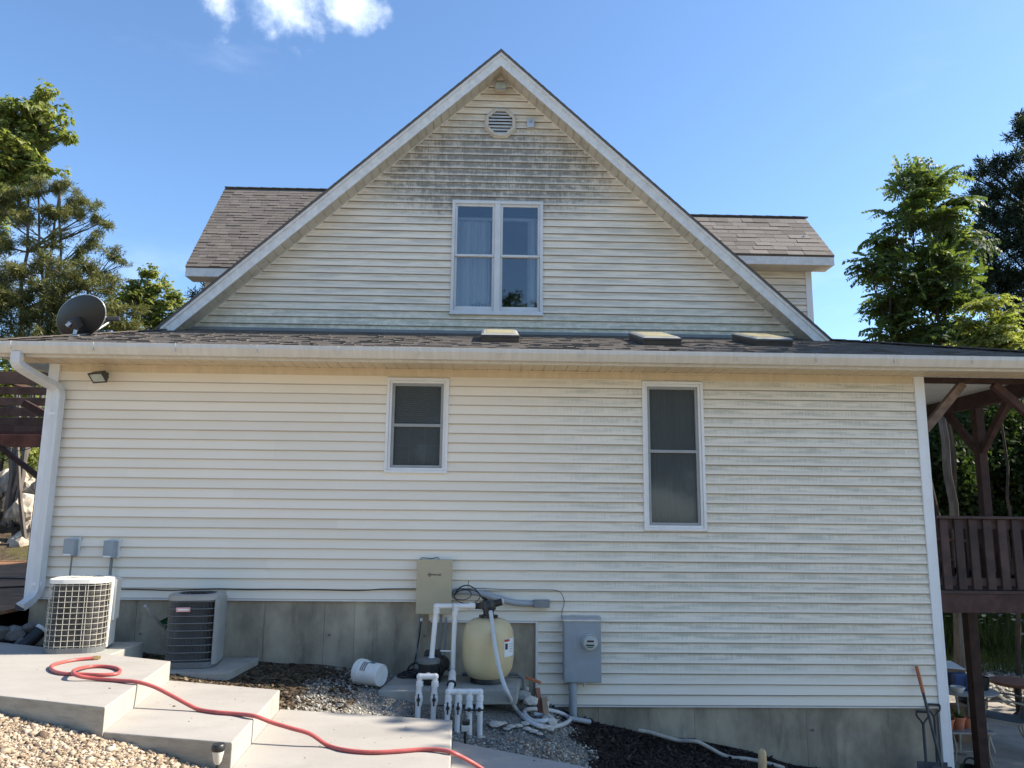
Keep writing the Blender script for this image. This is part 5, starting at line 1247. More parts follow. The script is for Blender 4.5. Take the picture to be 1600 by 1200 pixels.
b = MB(); b.tube([Vector((mt0.x, mt0.y, zroof(mt0.y)-.02)), Vector((mt0.x, mt0.y, mt0.z+.03)), Vector((mt0.x+.02, mt0.y+.01, bk.z-.02))], .022, 10); b.build('mast', 'galvanised', t, True)
b = MB(); b.beam(bk-Vector((.03, .06, .06)), bk+dn*.03, .10, .12); b.build('bracket', 'bronze', t, bevel=.01)
b = MB(); b.beam(bk-Vector((.075, .07, .07)), bk-Vector((.03, .06, .02)), .05, .04); b.build('azimuth_clamp', 'galvanised', t, bevel=.006)
tip = P(177, 499, Y=.75); st = dc + side*.16 - upd*.20 + dn*.0
b = MB(); b.tube([dc-upd*.22, tip-Vector((.04, 0, .03))], .011, 8); b.build('feed_arm', 'patina_metal', t, True)
b = MB(); b.beam(tip-Vector((.07, .02, 0)), tip+Vector((.07, .02, .012)), .055, .05); b.build('receiver', 'bronze', t, bevel=.01)
b = MB(); b.lathe([(.028, 0), (.03, .02)], tip-Vector((.075, .02, .0)), (-1, 0, 0), 14); b.build('feed_horn', 'white_plastic', t, True)
b = MB(); b.slab([(mt0.x-.09, mt0.y-.11, zroof(mt0.y-.11)+.022), (mt0.x+.09, mt0.y-.11, zroof(mt0.y-.11)+.022), (mt0.x+.09, mt0.y+.11, zroof(mt0.y+.11)+.022), (mt0.x-.09, mt0.y+.11, zroof(mt0.y+.11)+.022)], .006); b.build('foot_plate', 'galvanised', t)

# ------------------------------------------------------------------ left deck and pergola
dk = thing('wooden_deck', (-7, 3, -.3), 'orange-brown wooden deck beside the left wall', 'deck')
for i in range(52):
    y = -.30 + i*.143
    b = MB(); b.box(-12.5, y, -.135, -4.78, y+.137, -.10); b.build('plank', 'deck_wood', dk)
b = MB(); b.box(-12.5, -.34, -.29, -4.78, -.305, -.10); b.build('rim_board', 'deck_wood', dk)
for x in (-5.1, -7.6, -10.1):
    b = MB(); b.box(x-.07, 0, -1.2, x+.07, .14, -.137); b.build('post', 'stained_wood', dk)
pg = thing('pergola', (-6.5, 2, -.1), 'dark red-brown timber pergola over the left deck', 'pergola')
for k, (y, z0, z1) in enumerate([(.95, 2.35, 2.50), (1.75, 2.34, 2.44), (2.75, 2.33, 2.44), (3.9, 2.31, 2.44), (5.2, 2.30, 2.44), (6.3, 2.30, 2.44)]):
    b = MB(); b.box(-13, y, z0, -4.95-.04*(k % 2), y+.045, z1); b.build('rafter', 'pergola_wood', pg, bevel=.004)
for k in range(5):
    x = -12.6+k*1.55; b = MB(); b.box(x, .9, 2.502, x+.09, 7.4, 2.54); b.build('slat', 'pergola_wood', pg)
b = MB(); b.box(-13, 6.9, 2.06, -6.9, 6.99, 2.30); b.build('beam', 'stained_wood_light', pg, bevel=.004)
b = MB(); b.box(-13, 6.99, 2.30, -6.9, 7.05, 2.44); b.build('beam', 'stained_wood', pg, bevel=.004)
b = MB(); b.box(-5.15, 1.0, 2.10, -5.05, 7.0, 2.275); b.build('beam', 'stained_wood', pg, bevel=.004)
for (x, y) in ((-8.65, 6.95), (-8.05, 5.9), (-12, 6.95)):
    b = MB(); b.box(x-.07, y-.07, -.10, x+.07, y+.07, 2.28); b.build('post', 'stained_wood_light' if y > 6.5 else 'stained_wood', pg, bevel=.006)
for (a_, c_) in (((-8.65, 6.93, 1.45), (-9.65, 6.93, 2.15)), ((-8.65, 6.92, 1.4), (-7.75, 6.92, 2.12)), ((-6.35, 2.3, 2.30), (-5.15, 2.3, 1.70)), ((-8.05, 5.9, 1.5), (-7.3, 5.9, 2.2))):
    b = MB(); b.beam(a_, c_, .09, .09); b.build('brace', 'stained_wood', pg, bevel=.005)
b = MB(); b.tube(smooth_path([(-9.4, 6.86, 2.1), (-9.1, 6.86, 1.98), (-8.7, 6.86, 2.08), (-8.3, 6.86, 1.95), (-7.9, 6.86, 2.1)], 5), .008, 5); b.build('light_string', 'black_rubber', pg, True)
for k, (y, dx) in enumerate(((2.2, 0), (3.2, .3))):
    b = MB(); b.tube(smooth_path([(-8.5, y+.2, -.088), (-7.2+dx, y, -.088), (-6.3, y-.35+dx, -.088), (-5.6, y+.1, -.088), (-5.0, y+.3, -.088)], 6), .011, 6)
    b.build('deck_cable', 'black_rubber', None, True, label=['black cable lying nearest on the shaded left deck', 'black cable lying further back on the left deck'][k], category='cable')

# rocky cut behind the deck
ro = thing('rock_outcrop', (-10.5, 9.2, 0), 'rough pale rock face behind the left deck', 'rock face')
rr = random.Random(11)
for i in range(170):
    u_ = rr.random(); vrow = rr.random(); x = -14.5+u_*8.0; z = -.15+vrow*1.9; y = 8.6+vrow*1.9+rr.uniform(-.25, .25)
    me = rock_mesh(rr.uniform(.16, .38), 300+i, rr.uniform(.55, 1.0), sub=3)
    o = link('rock', me, 'rock', ro, loc=(x, y, z)); o.rotation_euler = (rr.random()*3, rr.random()*3, rr.random()*3); o.matrix_parent_inverse = Matrix.Translation(-ro.location)

# ------------------------------------------------------------------ right porch
po = thing('porch', (5.4, 1.5, -2.1), 'dark brown timber porch and raised deck at the right corner', 'porch')
XB = 6.0
def timber(name, mt, *a, bev=.005, lab=None):
    b = MB(); b.box(*a); o = b.build(name, mt, po, bevel=bev); return o
timber('beam', 'stained_wood', 4.745, .01, 2.365, 6.30, .10, 2.418)
timber('beam', 'stained_wood', XB-.05, .12, 2.245, XB+.05, 8.5, 2.418)
b = MB(); b.box(4.72, .0, Z_SOF+.002, 6.44, 9, Z_SOF+.02)
pc = b.build('ceiling', 'porch_soffit', po)
cm = MB(); cm.extrude([(0, 0), (.088, 0), (.088, .006), (.0995, .006), (.0995, .0075), (0, .0075)], 'x', 4.73, 6.43); cmm = cm.mesh('ceiling_panel'); cmm.materials.append(M['porch_soffit'])
for i in range(60): link('ceiling_panel', cmm, None, pc, loc=(0, .11+i*.1, Z_SOF-.006))
for (x, y, z0, z1) in ((XB, 1.08, .10, 2.243), (XB, 3.9, .10, 2.243), (6.0, .065, .10, 2.36), (XB, 6.7, .10, 2.243)):
    b = MB(); b.box(x-.052, y-.052, z0, x+.052, y+.052, z1); b.build('post', 'stained_wood', po, bevel=.006)
for (x, y) in ((5.70, 1.10), (5.95, .12), (5.8, 4.5)):
    b = MB(); b.box(x-.06, y-.06, h_at(x, y)-.1, x+.06, y+.06, -.095); b.build('support_post', 'stained_wood', po, bevel=.006)
def brace(a_, c_, mt='stained_wood', w=.075, h=.085, up=(0, 0, 1)):
    b = MB(); b.beam(a_, c_, w, h, up); b.build('brace', mt, po, bevel=.005)
brace((4.735, .055, 1.84), (5.20, .055, 2.36), 'stained_brace')
brace((6.0, .055, 1.95), (5.55, .055, 2.36), 'stained_wood')
brace((XB, 1.08+.04, 1.70), (XB, 1.08+.62, 2.25)); brace((XB, 1.08-.04, 1.70), (XB, 1.08-.60, 2.25))
brace((XB, 3.9+.04, 1.65), (XB, 3.9+.6, 2.25)); brace((XB, 3.9-.04, 1.65), (XB, 3.9-.6, 2.25))
# deck
for i in range(48):
    y = .01+i*.125; b = MB(); b.box(4.74, y, .105, 6.08, y+.119, .137); b.build('deck_board', 'rail_wood', po)
timber('rim_beam', 'stained_wood', 4.745, .02, -.09, 6.05, .06, .104)
timber('rim_beam', 'stained_wood', XB-.02, .061, -.09, XB+.02, 6, .104)
timber('rail_cap', 'rail_wood', 4.745, -.02, .885, 6.1, .10, .915)
timber('rail', 'rail_wood', 4.745, .045, .775, 6.1, .085, .884)
timber('rail', 'rail_wood', 4.745, .045, .185, 6.1, .085, .265)
for i in range(9):
    x = 4.80+i*.157; b = MB(); b.box(x, .016, .150, x+.088, .0445, .880); b.build('picket', 'rail_wood', po, bevel=.003)
timber('rail_cap', 'rail_wood', XB-.06, .12, .885, XB+.06, 6, .915)
for i in range(36):
    y = .2+i*.157; b = MB(); b.box(XB-.045, y, .150, XB-.018, y+.088, .884); b.build('picket', 'stained_wood', po)
timber('rail', 'stained_wood', XB-.015, .12, .185, XB+.02, 6, .265)
# slatted deck chair behind the railing
dc2 = thing('deck_chair', (5.3, 1.1, .14), 'reddish slatted wooden chair on the raised deck behind the railing', 'chair')
for i in range(5):
    b = MB(); b.beam((5.0+i*.11, 1.35, .42), (5.0+i*.11, 1.62, .80+.02*(2-abs(i-2))), .085, .02, up=(0, 1, 0)); b.build('back_slat', 'stained_wood_light', dc2)
for i in range(5):
    b = MB(); b.box(4.96, .85+i*.1, .40-.01*i, 5.5, .93+i*.1, .42-.01*i); b.build('seat_slat', 'stained_wood_light', dc2)
for sx in (4.95, 5.5):
    b = MB(); b.box(sx-.02, .85, .137, sx+.02, .92, .62); b.build('leg', 'stained_wood_light', dc2); b = MB(); b.box(sx-.02, 1.3, .137, sx+.02, 1.37, .62); b.build('leg', 'stained_wood_light', dc2)
    b = MB(); b.box(sx-.05, .80, .62, sx+.05, 1.5, .645); b.build('arm', 'stained_wood_light', dc2)

# ------------------------------------------------------------------ patio below the deck
PZ = -2.10
b = MB(); b.slab([(4.80, .55, PZ), (9.2, .75, PZ), (8.4, 5.0, PZ), (4.80, 5.0, PZ)], .25); link('patio', b.mesh('patio'), 'patio_concrete', None, .01, kind='structure', label='shaded concrete patio under the raised deck')
rt = P(1503, 1077, Y=2.45); rz = PZ+.74; rt.z = rz
t = thing('round_table', (rt.x, rt.y, PZ), 'round patio table crowded with pots and boxes', 'table')
b = MB(); b.lathe([(.41, 0), (.425, .006), (.425, .02), (.40, .026)], (rt.x, rt.y, rz-.026), n=36); b.build('table_top', 'table_frame', t, True)
for a_ in (45, 135, 225, 315):
    c, s_ = math.cos(R_(a_)), math.sin(R_(a_)); b = MB(); b.tube(smooth_path([(rt.x+.30*c, rt.y+.30*s_, rz-.03), (rt.x+.24*c, rt.y+.24*s_, rz-.35), (rt.x+.32*c, rt.y+.32*s_, PZ)], 5), .015, 8); b.build('leg', 'table_frame', t, True)
def pot(name, cx, cy, z, r0, r1, h, mt, label, cat, rim=True, group=None, plant=0):
    t = thing(name, (cx, cy, z), label, cat, group)
    pr = [(r0, 0), (r1*.97, h*.8)] + ([(r1*1.08, h*.8), (r1*1.08, h), (r1*.95, h), (r1*.9, h*.7), (.01, h*.68)] if rim else [(r1, h), (r1*.93, h), (r0*.9, h*.15), (.01, h*.14)])
    b = MB(); b.lathe(pr, (cx, cy, z), n=22); b.build('shell', mt, t, True)
    if plant:
        b = MB(); r_ = random.Random(int(cx*1000))
        for i in range(plant):
            a_ = r_.random()*6.28; L = r_.uniform(.5, 1.2)*h; p = Vector((cx+r1*.5*r_.uniform(-1, 1), cy+r1*.5*r_.uniform(-1, 1), z+h*.7)); q = p+Vector((math.cos(a_)*L*.6, math.sin(a_)*L*.6, L)); s_ = Vector((-math.sin(a_), math.cos(a_), 0))*.014
            b.add([p-s_*.5, p+s_*.5, (p+q)/2+s_, q, (p+q)/2-s_], [(0, 1, 2, 3, 4)])
        o = b.build('foliage', 'leaf_potted', t)
    return t
pot('plant_pot', P(1531, 1077, Y=2.45).x, 2.40, rz, .075, .105, .16, 'black_plastic', 'black plastic pot on the round table', 'pot', False)
pot('bowl', P(1498, 1077, Y=2.2).x, 2.22, rz, .05, .09, .075, 'white_plastic', 'pale bowl near the front edge of the round table', 'bowl', False)
x = P(1500, 1070, Y=2.6).x
b = MB(); b.box(x-.13, 2.5, rz, x+.10, 2.75, rz+.17); t = b.build('storage_box', 'blue_plastic', None, bevel=.012, label='dark blue box at the back of the round table', category='box')
x = P(1513, 1070, Y=2.3).x; b = MB(); b.lathe([(.038, 0), (.042, .01), (.042, .09), (.03, .13), (.016, .15), (.016, .17)], (x, 2.33, rz), n=16); b.build('spray_bottle', 'blue_plastic', None, True, label='blue bottle between the bowl and the black pot', category='bottle')
x = P(1483, 1045, Y=2.8).x; t = thing('patio_box', (x, 2.8, rz), 'pale box with a lid half hidden by the house corner', 'box')
b = MB(); b.box(x-.16, 2.66, rz, x+.06, 2.95, rz+.21); b.build('body', 'cardboard', t, bevel=.006); b = MB(); b.slab([(x-.18, 2.62, rz+.24), (x+.12, 2.62, rz+.22), (x+.14, 2.98, rz+.26), (x-.18, 2.98, rz+.27)], .012); b.build('lid', 'white_plastic', t)
x = P(1505, 1110, Y=2.7).x; b = MB(); b.box(x-.10, 2.65, PZ, x+.10, 2.9, PZ+.46); b.build('carton', 'cardboard', None, bevel=.004, label='tall cardboard carton standing under the round table', category='box')
x = P(1525, 1120, Y=2.9).x; pot('planter', x, 2.95, PZ, .14, .17, .5, 'black_plastic', 'tall black planter under the round table', 'planter', True)
# small side table with terracotta pots
st0 = P(1510, 1144, Y=1.85); sz = PZ+.40; sx, sy = st0.x-.04, 1.80
t = thing('side_table', (sx, sy, PZ), 'low grey side table holding terracotta pots', 'table')
b = MB(); b.box(sx-.30, sy-.17, sz-.022, sx+.28, sy+.22, sz); b.build('table_top', 'table_glass', t, bevel=.006)
for (dx, dy) in ((-.24, -.13), (.22, -.13), (-.24, .18), (.22, .18)):
    b = MB(); b.tube(smooth_path([(sx+dx, sy+dy, sz-.02), (sx+dx*.88, sy+dy, sz-.2), (sx+dx*1.05, sy+dy, PZ)], 4), .011, 8); b.build('leg', 'chair_metal', t, True)
b = MB(); b.tube([(sx-.21, sy+.02, PZ+.13), (sx+.20, sy+.02, PZ+.13)], .008, 6); b.build('stretcher', 'chair_metal', t)
for k, (px, r, h, lab) in enumerate(((1481, .075, .13, 'terracotta pot beside the house corner on the side table'), (1501, .085, .145, 'largest terracotta pot with green sprouts on the side table'), (1519, .068, .12, 'right-hand terracotta pot on the side table'))):
    x = P(px, 1130, Y=1.75).x; pot('terracotta_pot', x, 1.76+.05*k, sz, r*.72, r, h, 'terracotta', lab, 'pot', True, 'terracotta pots', 14 if k < 2 else 0)
x = P(1508, 1195, Y=1.35).x; t = pot('watering_can', x, 1.25, PZ, .10, .11, .13, 'black_plastic', 'black watering can on the patio by the corner post', 'watering can', False)
b = MB(); b.tube(smooth_path([(x-.09, 1.25, PZ+.12), (x-.04, 1.25, PZ+.21), (x+.05, 1.25, PZ+.21), (x+.10, 1.25, PZ+.11)], 5), .011, 8); b.build('handle', 'black_plastic', t, True)
x = P(1491, 1195, Y=1.2).x; pot('white_pot', x, 1.15, PZ, .055, .065, .11, 'white_plastic', 'small white pot on the patio beside the watering can', 'pot', True, None, 8)
x = P(1527, 1198, Y=1.3).x; pot('tin_can', x, 1.35, PZ, .05, .052, .09, 'patina_metal', 'grey tin on the patio right of the watering can', 'can', False)
# chair: sling seat, curved arms and legs
def patio_chair(cx, cy, yaw, label):
    t = thing('patio_chair', (cx, cy, PZ), label, 'chair', 'patio chairs')
    Rm = Matrix.Translation((cx, cy, PZ)) @ Matrix.Rotation(R_(yaw), 4, 'Z')
    def put(b, nm, mt, sm=True): b.v = [tuple(Rm @ Vector(v)) for v in b.v]; return b.build(nm, mt, t, sm)
    # faces -x (local), width along y
    b = MB(); n = 7; W2 = .24
    prof = [(-.26, .40), (-.20, .415), (0, .395), (.16, .385), (.22, .40), (.27, .52), (.33, .72), (.38, .93)]
    for i in range(len(prof)-1): b.add([(prof[i][0], -W2, prof[i][1]), (prof[i+1][0], -W2, prof[i+1][1]), (prof[i+1][0], W2, prof[i+1][1]), (prof[i][0], W2, prof[i][1])], [(0, 1, 2, 3)])
    sl = put(b, 'sling', 'chair_sling', False); md = sl.modifiers.new('thick', 'SOLIDIFY'); md.thickness = .012
    for s_ in (-1, 1):
        y = s_*.255
        b = MB(); b.tube(smooth_path([(p[0], y, p[1]+.004) for p in prof], 4), .014, 8); put(b, 'side_rail', 'chair_metal')
        b = MB(); b.tube(smooth_path([(.30, y, .62), (.12, y*1.06, .655), (-.14, y*1.08, .645), (-.26, y*1.06, .60), (-.27, y*1.03, .50), (-.22, y, .40)], 5), .013, 8); put(b, 'arm', 'chair_metal')
        b = MB(); b.tube(smooth_path([(-.22, y, .40), (-.20, y, .22), (-.27, y*1.04, .0)], 5), .014, 8); put(b, 'leg', 'chair_metal')
        b = MB(); b.tube(smooth_path([(.20, y, .39), (.22, y, .20), (.34, y*1.04, .0)], 5), .014, 8); put(b, 'leg', 'chair_metal')
    b = MB(); b.tube([(.38, -.255, .93), (.38, .255, .93)], .014, 8); put(b, 'top_rail', 'chair_metal')
    b = MB(); b.tube([(-.26, -.255, .40), (-.26, .255, .40)], .014, 8); put(b, 'front_rail', 'chair_metal')
cp_ = P(1568, 1122, Y=2.35); patio_chair(cp_.x-.02, 2.35, -28, 'tan metal patio chair with grey sling facing the round table')
cp_ = P(1590, 1075, Y=3.9); t = thing('fire_pit_table', (cp_.x, 3.9, PZ), 'low brown round table beyond the patio chair', 'table')
b = MB(); b.lathe([(.36, .50), (.38, .52), (.38, .545), (.35, .555)], (cp_.x, 3.9, PZ), n=32); b.build('table_top', 'rust_top', t, True)
b = MB(); b.lathe([(.16, 0), (.05, .1), (.05, .45), (.16, .498)], (cp_.x, 3.9, PZ), n=24); b.build('pedestal', 'rail_wood', t, True)

# ------------------------------------------------------------------ loose ground cover (stuff)
def in_steps(x, y):
    r = np.zeros(len(x), bool)
    for _, poly in STEPS:
        ins = np.ones(len(x), bool)
        for i in range(4):
            (ax_, ay_), (bx_, by_) = poly[i], poly[(i+1) % 4]; ins &= ((bx_-ax_)*(y-ay_)-(by_-ay_)*(x-ax_)) <= .0
        r |= ins
    return r
def pads(x, y):
    r = (x > -1.0) & (x < .32) & (y > -.95) & (y < -.2)
    r |= (x > -3.97) & (x < -3.08) & (y > -1.22) & (y < -.45); r |= (x > -3.14) & (x < -2.3) & (y > -.88) & (y < -.05)
    return r
def scatter(name, n, fx_, size, mt, label, cat, tpl, flat=.6, lift=.2, keep=None, elong=1.0, tilt=.5):
    x, y = fx_(n); ok = ~in_steps(x, y) & ~pads(x, y) & ~((y > -.01) & (np.abs(x) < 4.75) & (y < 9))
    if keep is not None: ok &= keep(x, y)
    x, y = x[ok], y[ok]; n = len(x); z = h_np(x, y) + .012*wob(x, y)+.006*wob(x*3.3+4, y*3.1)
    s_ = size(n); V0, F0 = tpl
    k = len(V0); A = RNG.uniform(0, 2*np.pi, n); ca, sa = np.cos(A), np.sin(A)
    T1 = RNG.uniform(-tilt, tilt, n); ct, st_ = np.cos(T1), np.sin(T1)
    L = V0[None]*(1+RNG.uniform(-.42, .30, (n, k, 3)))*s_[:, None, None]*np.array([elong, 1, flat])[None, None]
    L = L*(1+RNG.uniform(-.2, .2, (n, 1, 3)))
    X, Y, Z_ = L[..., 0], L[..., 1], L[..., 2]
    X2 = X*ct[:, None]+Z_*st_[:, None]; Z2 = -X*st_[:, None]+Z_*ct[:, None]
    W_ = np.stack([X2*ca[:, None]-Y*sa[:, None]+x[:, None], X2*sa[:, None]+Y*ca[:, None]+y[:, None], Z2+(z+s_*flat*lift)[:, None]], -1)
    Fa = (F0[None]+(np.arange(n)*k)[:, None, None]).reshape(-1, F0.shape[1])
    tint = np.repeat(np.clip(RNG.normal(.5, .30, n), 0, 1), k)
    me = fast_mesh(name, W_.reshape(-1, 3), Fa, tint)
    return link(name, me, mt, None, kind='stuff', label=label, category=cat)
bm = bmesh.new(); bmesh.ops.create_icosphere(bm, subdivisions=1, radius=1); bm.verts.ensure_lookup_table()
ICO = (np.array([v.co[:] for v in bm.verts]), np.array([[v.index for v in f.verts] for f in bm.faces])); bm.free()
OCT = (np.array([(1, 0, 0), (-1, 0, 0), (0, 1, 0), (0, -1, 0), (0, 0, 1), (0, 0, -1.)]), np.array([(0, 2, 4), (2, 1, 4), (1, 3, 4), (3, 0, 4), (2, 0, 5), (1, 2, 5), (3, 1, 5), (0, 3, 5)]))
CHIP = (np.array([(-1, -1, -1), (1, -1, -1), (1, 1, -1), (-1, 1, -1), (-1, -1, 1), (1, -1, 1), (1, 1, 1), (-1, 1, 1.)]), np.array([(0, 1, 5, 4), (1, 2, 6, 5), (2, 3, 7, 6), (3, 0, 4, 7), (4, 5, 6, 7), (3, 2, 1, 0)]))
box_ = lambda a, b_, c, d: (lambda n: (RNG.uniform(a, b_, n), RNG.uniform(c, d, n)))
scatter('gravel', 85000, box_(-5.2, -.6, -4.6, -1.8), lambda n: RNG.gamma(1.7, .0040, n)+.004, 'tan_gravel', 'coarse tan gravel in front of the concrete steps', 'gravel', OCT, .55, .3, lambda x, y: y < -1.9-.35*(x+5.4)*.9)
scatter('gravel', 240, box_(-5.0, -.8, -4.6, -1.9), lambda n: RNG.uniform(.012, .026, n), 'tan_gravel', 'larger tan stones lying among the coarse gravel', 'stones', CHIP, .5, .3, lambda x, y: y < -2.0-.35*(x+5.4)*.9)
scatter('pea_gravel', 15000, box_(-1.75, 1.5, -2.9, -.05), lambda n: RNG.gamma(4, .0020, n)+.004, 'pea_gravel', 'fine grey gravel around the pool equipment', 'gravel', OCT, .7, .25, lambda x, y: (x-.18*(-y-.6) < .80+.1*wob(x*3, y*3)) & (x+.2*wob(x*2.5, y*2.5) > -1.62))
scatter('pale_gravel', 2600, box_(-.2, 1.3, -2.9, -1.2), lambda n: RNG.gamma(4, .0024, n)+.004, 'tan_gravel', 'pale tan gravel patch at the edge of the mulch', 'gravel', OCT, .7, .25, lambda x, y: np.abs(x-.55-.35*(-y-1.6))+.1*wob(x*4, y*4) < .28)
scatter('mulch', 24000, box_(.45, 4.75, -3.6, -.03), lambda n: RNG.gamma(3, .0017, n)+.002, 'mulch', 'dark brown mulch bed along the right foundation', 'mulch', CHIP, .35, .5, lambda x, y: x-.18*(-y-.6) > .70+.12*wob(x*3, y*3), elong=3.4, tilt=.8)
scatter('leaf_litter', 8000, box_(-4.6, -1.15, -2.2, -.03), lambda n: RNG.gamma(3, .0022, n)+.002, 'litter', 'dry leaf litter and wood bits on the soil by the air conditioners', 'litter', CHIP, .22, .6, None, elong=1.8, tilt=.7)
scatter('patio_gravel', 6000, box_(8.6, 13.5, 4.5, 8.6), lambda n: RNG.gamma(3, .01, n)+.015, 'pea_gravel', 'grey gravel drive beyond the patio', 'gravel', OCT, .6, .25)

# ------------------------------------------------------------------ vegetation
def rot_rand(n, updroop=None):
    q = RNG.normal(size=(n, 4)); q /= np.linalg.norm(q, axis=1, keepdims=True); w, x, y, z = q.T
    return np.stack([np.stack([1-2*(y*y+z*z), 2*(x*y-z*w), 2*(x*z+y*w)], -1), np.stack([2*(x*y+z*w), 1-2*(x*x+z*z), 2*(y*z-x*w)], -1), np.stack([2*(x*z-y*w), 2*(y*z+x*w), 1-2*(x*x+y*y)], -1)], -2)
def rot_z_tilt(n, tilt):
    a = RNG.uniform(0, 2*np.pi, n); t = RNG.normal(0, tilt, n); p = RNG.uniform(0, 2*np.pi, n)
    ca, sa = np.cos(a), np.sin(a); Z0 = np.zeros(n); O1 = np.ones(n)
    Rz = np.stack([np.stack([ca, -sa, Z0], -1), np.stack([sa, ca, Z0], -1), np.stack([Z0, Z0, O1], -1)], -2)
    ct, st_ = np.cos(t), np.sin(t); Rx = np.stack([np.stack([O1, Z0, Z0], -1), np.stack([Z0, ct, -st_], -1), np.stack([Z0, st_, ct], -1)], -2)
    return Rz @ Rx
def leafq(c, d, w, up):
    """diamond leaf: base c, direction d (length), half width w"""
    c, d, up = np.array(c, float), np.array(d, float), np.array(up, float); s_ = np.cross(d, up); L = np.linalg.norm(s_); s_ = s_/L*w if L > 1e-6 else np.array([w, 0, 0])
    return [c, c+d*.45+s_, c+d, c+d*.45-s_]
def tpl_from(quads): 
    V_ = np.array(quads).reshape(-1, 3); return V_, np.arange(len(V_)).reshape(-1, 4)
r0 = random.Random(5)
q = []
for k in range(7):                 # compound leaf rosette
    a = 2*math.pi*k/7+r0.uniform(-.2, .2); L = r0.uniform(.8, 1.1); el = r0.uniform(.0, .5)
    for j in range(1, 8):
        t = j/7; rad = L*t; c = (math.cos(a)*rad, math.sin(a)*rad, el*t-.55*t*t)
        for sd_ in (-1, 1):
            b_ = a+sd_*1.05; l = .34*(1-.35*t); q.append(leafq(c, (math.cos(b_)*l, math.sin(b_)*l, -.16+r0.uniform(-.06, .06)), .082, (r0.gauss(0, .25), r0.gauss(0, .25), 1)))
WALNUT = tpl_from(q)
q = []
for k in range(22):                # loose spray of simple leaves
    d = Vector((r0.gauss(0, 1), r0.gauss(0, 1), r0.gauss(0, .6))).normalized(); c = d*r0.uniform(.15, 1); o_ = Vector((r0.gauss(0, 1), r0.gauss(0, 1), r0.gauss(-.5, .6))).normalized()
    q.append(leafq(c, o_*.42, .13, (r0.gauss(0, .4), r0.gauss(0, .4), 1)))
BROAD = tpl_from(q)
q = []
for k in range(26):                # feathery cedar tuft
    d = Vector((r0.gauss(0, .7), r0.gauss(0, .7), abs(r0.gauss(.4, .5)))).normalized(); c = d*r0.uniform(0, .55)
    o_ = (d+Vector((r0.gauss(0, .5), r0.gauss(0, .5), r0.gauss(0, .5)))).normalized(); q.append(leafq(c, o_*.5, .045, (r0.gauss(0, 1), r0.gauss(0, 1), r0.gauss(0, 1))))
CEDAR = tpl_from(q)
q = []
for k in range(9):                 # drooping fingered leaves
    a = 2*math.pi*k/9+r0.uniform(-.3, .3); el = r0.uniform(-.3, .7); c = Vector((math.cos(a)*.45, math.sin(a)*.45, el*.5))*r0.uniform(.5, 1.2)
    for j in range(5):
        b_ = a+(j-2)*.55+r0.uniform(-.15, .15); l = r0.uniform(.38, .56); q.append(leafq(c, (math.cos(b_)*l*.8, math.sin(b_)*l*.8, r0.uniform(-.42, -.05)), .10, (r0.gauss(0, .5), r0.gauss(0, .5), 1)))
HICK = tpl_from(q)
def crown(name, pts, tpl, size, mt, parent, seed, upright=True, tilt=.45, tone=None, sv=.3):
    n = len(pts); V0, F0 = tpl; Rm = rot_z_tilt(n, tilt) if upright else rot_rand(n)
    s_ = size*RNG.uniform(1-sv, 1+sv, n)
    W_ = np.einsum('nij,kj->nki', Rm, V0)*s_[:, None, None] + np.asarray(pts)[:, None, :]
    k = len(V0); Fa = (F0[None]+(np.arange(n)*k)[:, None, None]).reshape(-1, 4)
    base = RNG.uniform(0, 1, n) if tone is None else tone
    tn = np.clip(np.repeat(base*.6, k)+np.repeat(RNG.uniform(0, .4, n*k//4), 4), 0, 1)
    return link(name, fast_mesh(name, W_.reshape(-1, 3), Fa, tn), mt, parent)
def lobe_points(lobes, per, clump=.3, shell=.45, nclump=None):
    """clumped points through ellipsoid lobes: lobe = (centre, radius_h, radius_v, weight)"""
    out, tone = [], []
    for (c, rh, rv, w) in lobes:
        nc = max(5, int(nclump*w*(rh/.8)**2)) if nclump else max(5, int(16*w*(rh/.8)**2)); npnt = int(per*w*(rh/.8)**2)
        d = RNG.normal(size=(nc, 3)); d /= np.linalg.norm(d, axis=1, keepdims=True); r = shell+(1-shell)*RNG.random(nc)**.7
        cc_ = np.array(c)+d*r[:, None]*np.array([rh, rh, rv]); idx = RNG.integers(0, nc, npnt)
        p = cc_[idx]+RNG.normal(size=(npnt, 3))*clump*np.array([rh, rh, rv*.7])*.8; out.append(p); tn = RNG.uniform(.0, 1, nc); tone.append(np.clip(tn[idx]+RNG.normal(0, .15, npnt), 0, 1))
    return np.concatenate(out), np.concatenate(tone)
def limb(b, a, c, r0_, r1_, rr, bend=.12, n=6):
    a, c = Vector(a), Vector(c); L = (c-a).length; off = Vector((rr.gauss(0, 1), rr.gauss(0, 1), rr.gauss(0, .5)))*bend*L; mid = (a+c)/2+off-Vector((0, 0, .04*L))
    pts = []
    for i in range(n+1):
        t = i/n; p = a*(1-t)**2+mid*2*t*(1-t)+c*t*t; pts.append(p+Vector((rr.gauss(0, 1), rr.gauss(0, 1), rr.gauss(0, 1)))*.0035*L*(0 < t < 1))
    b.tube(pts, [r0_+(r1_-r0_)*i/n for i in range(n+1)], 6); return pts
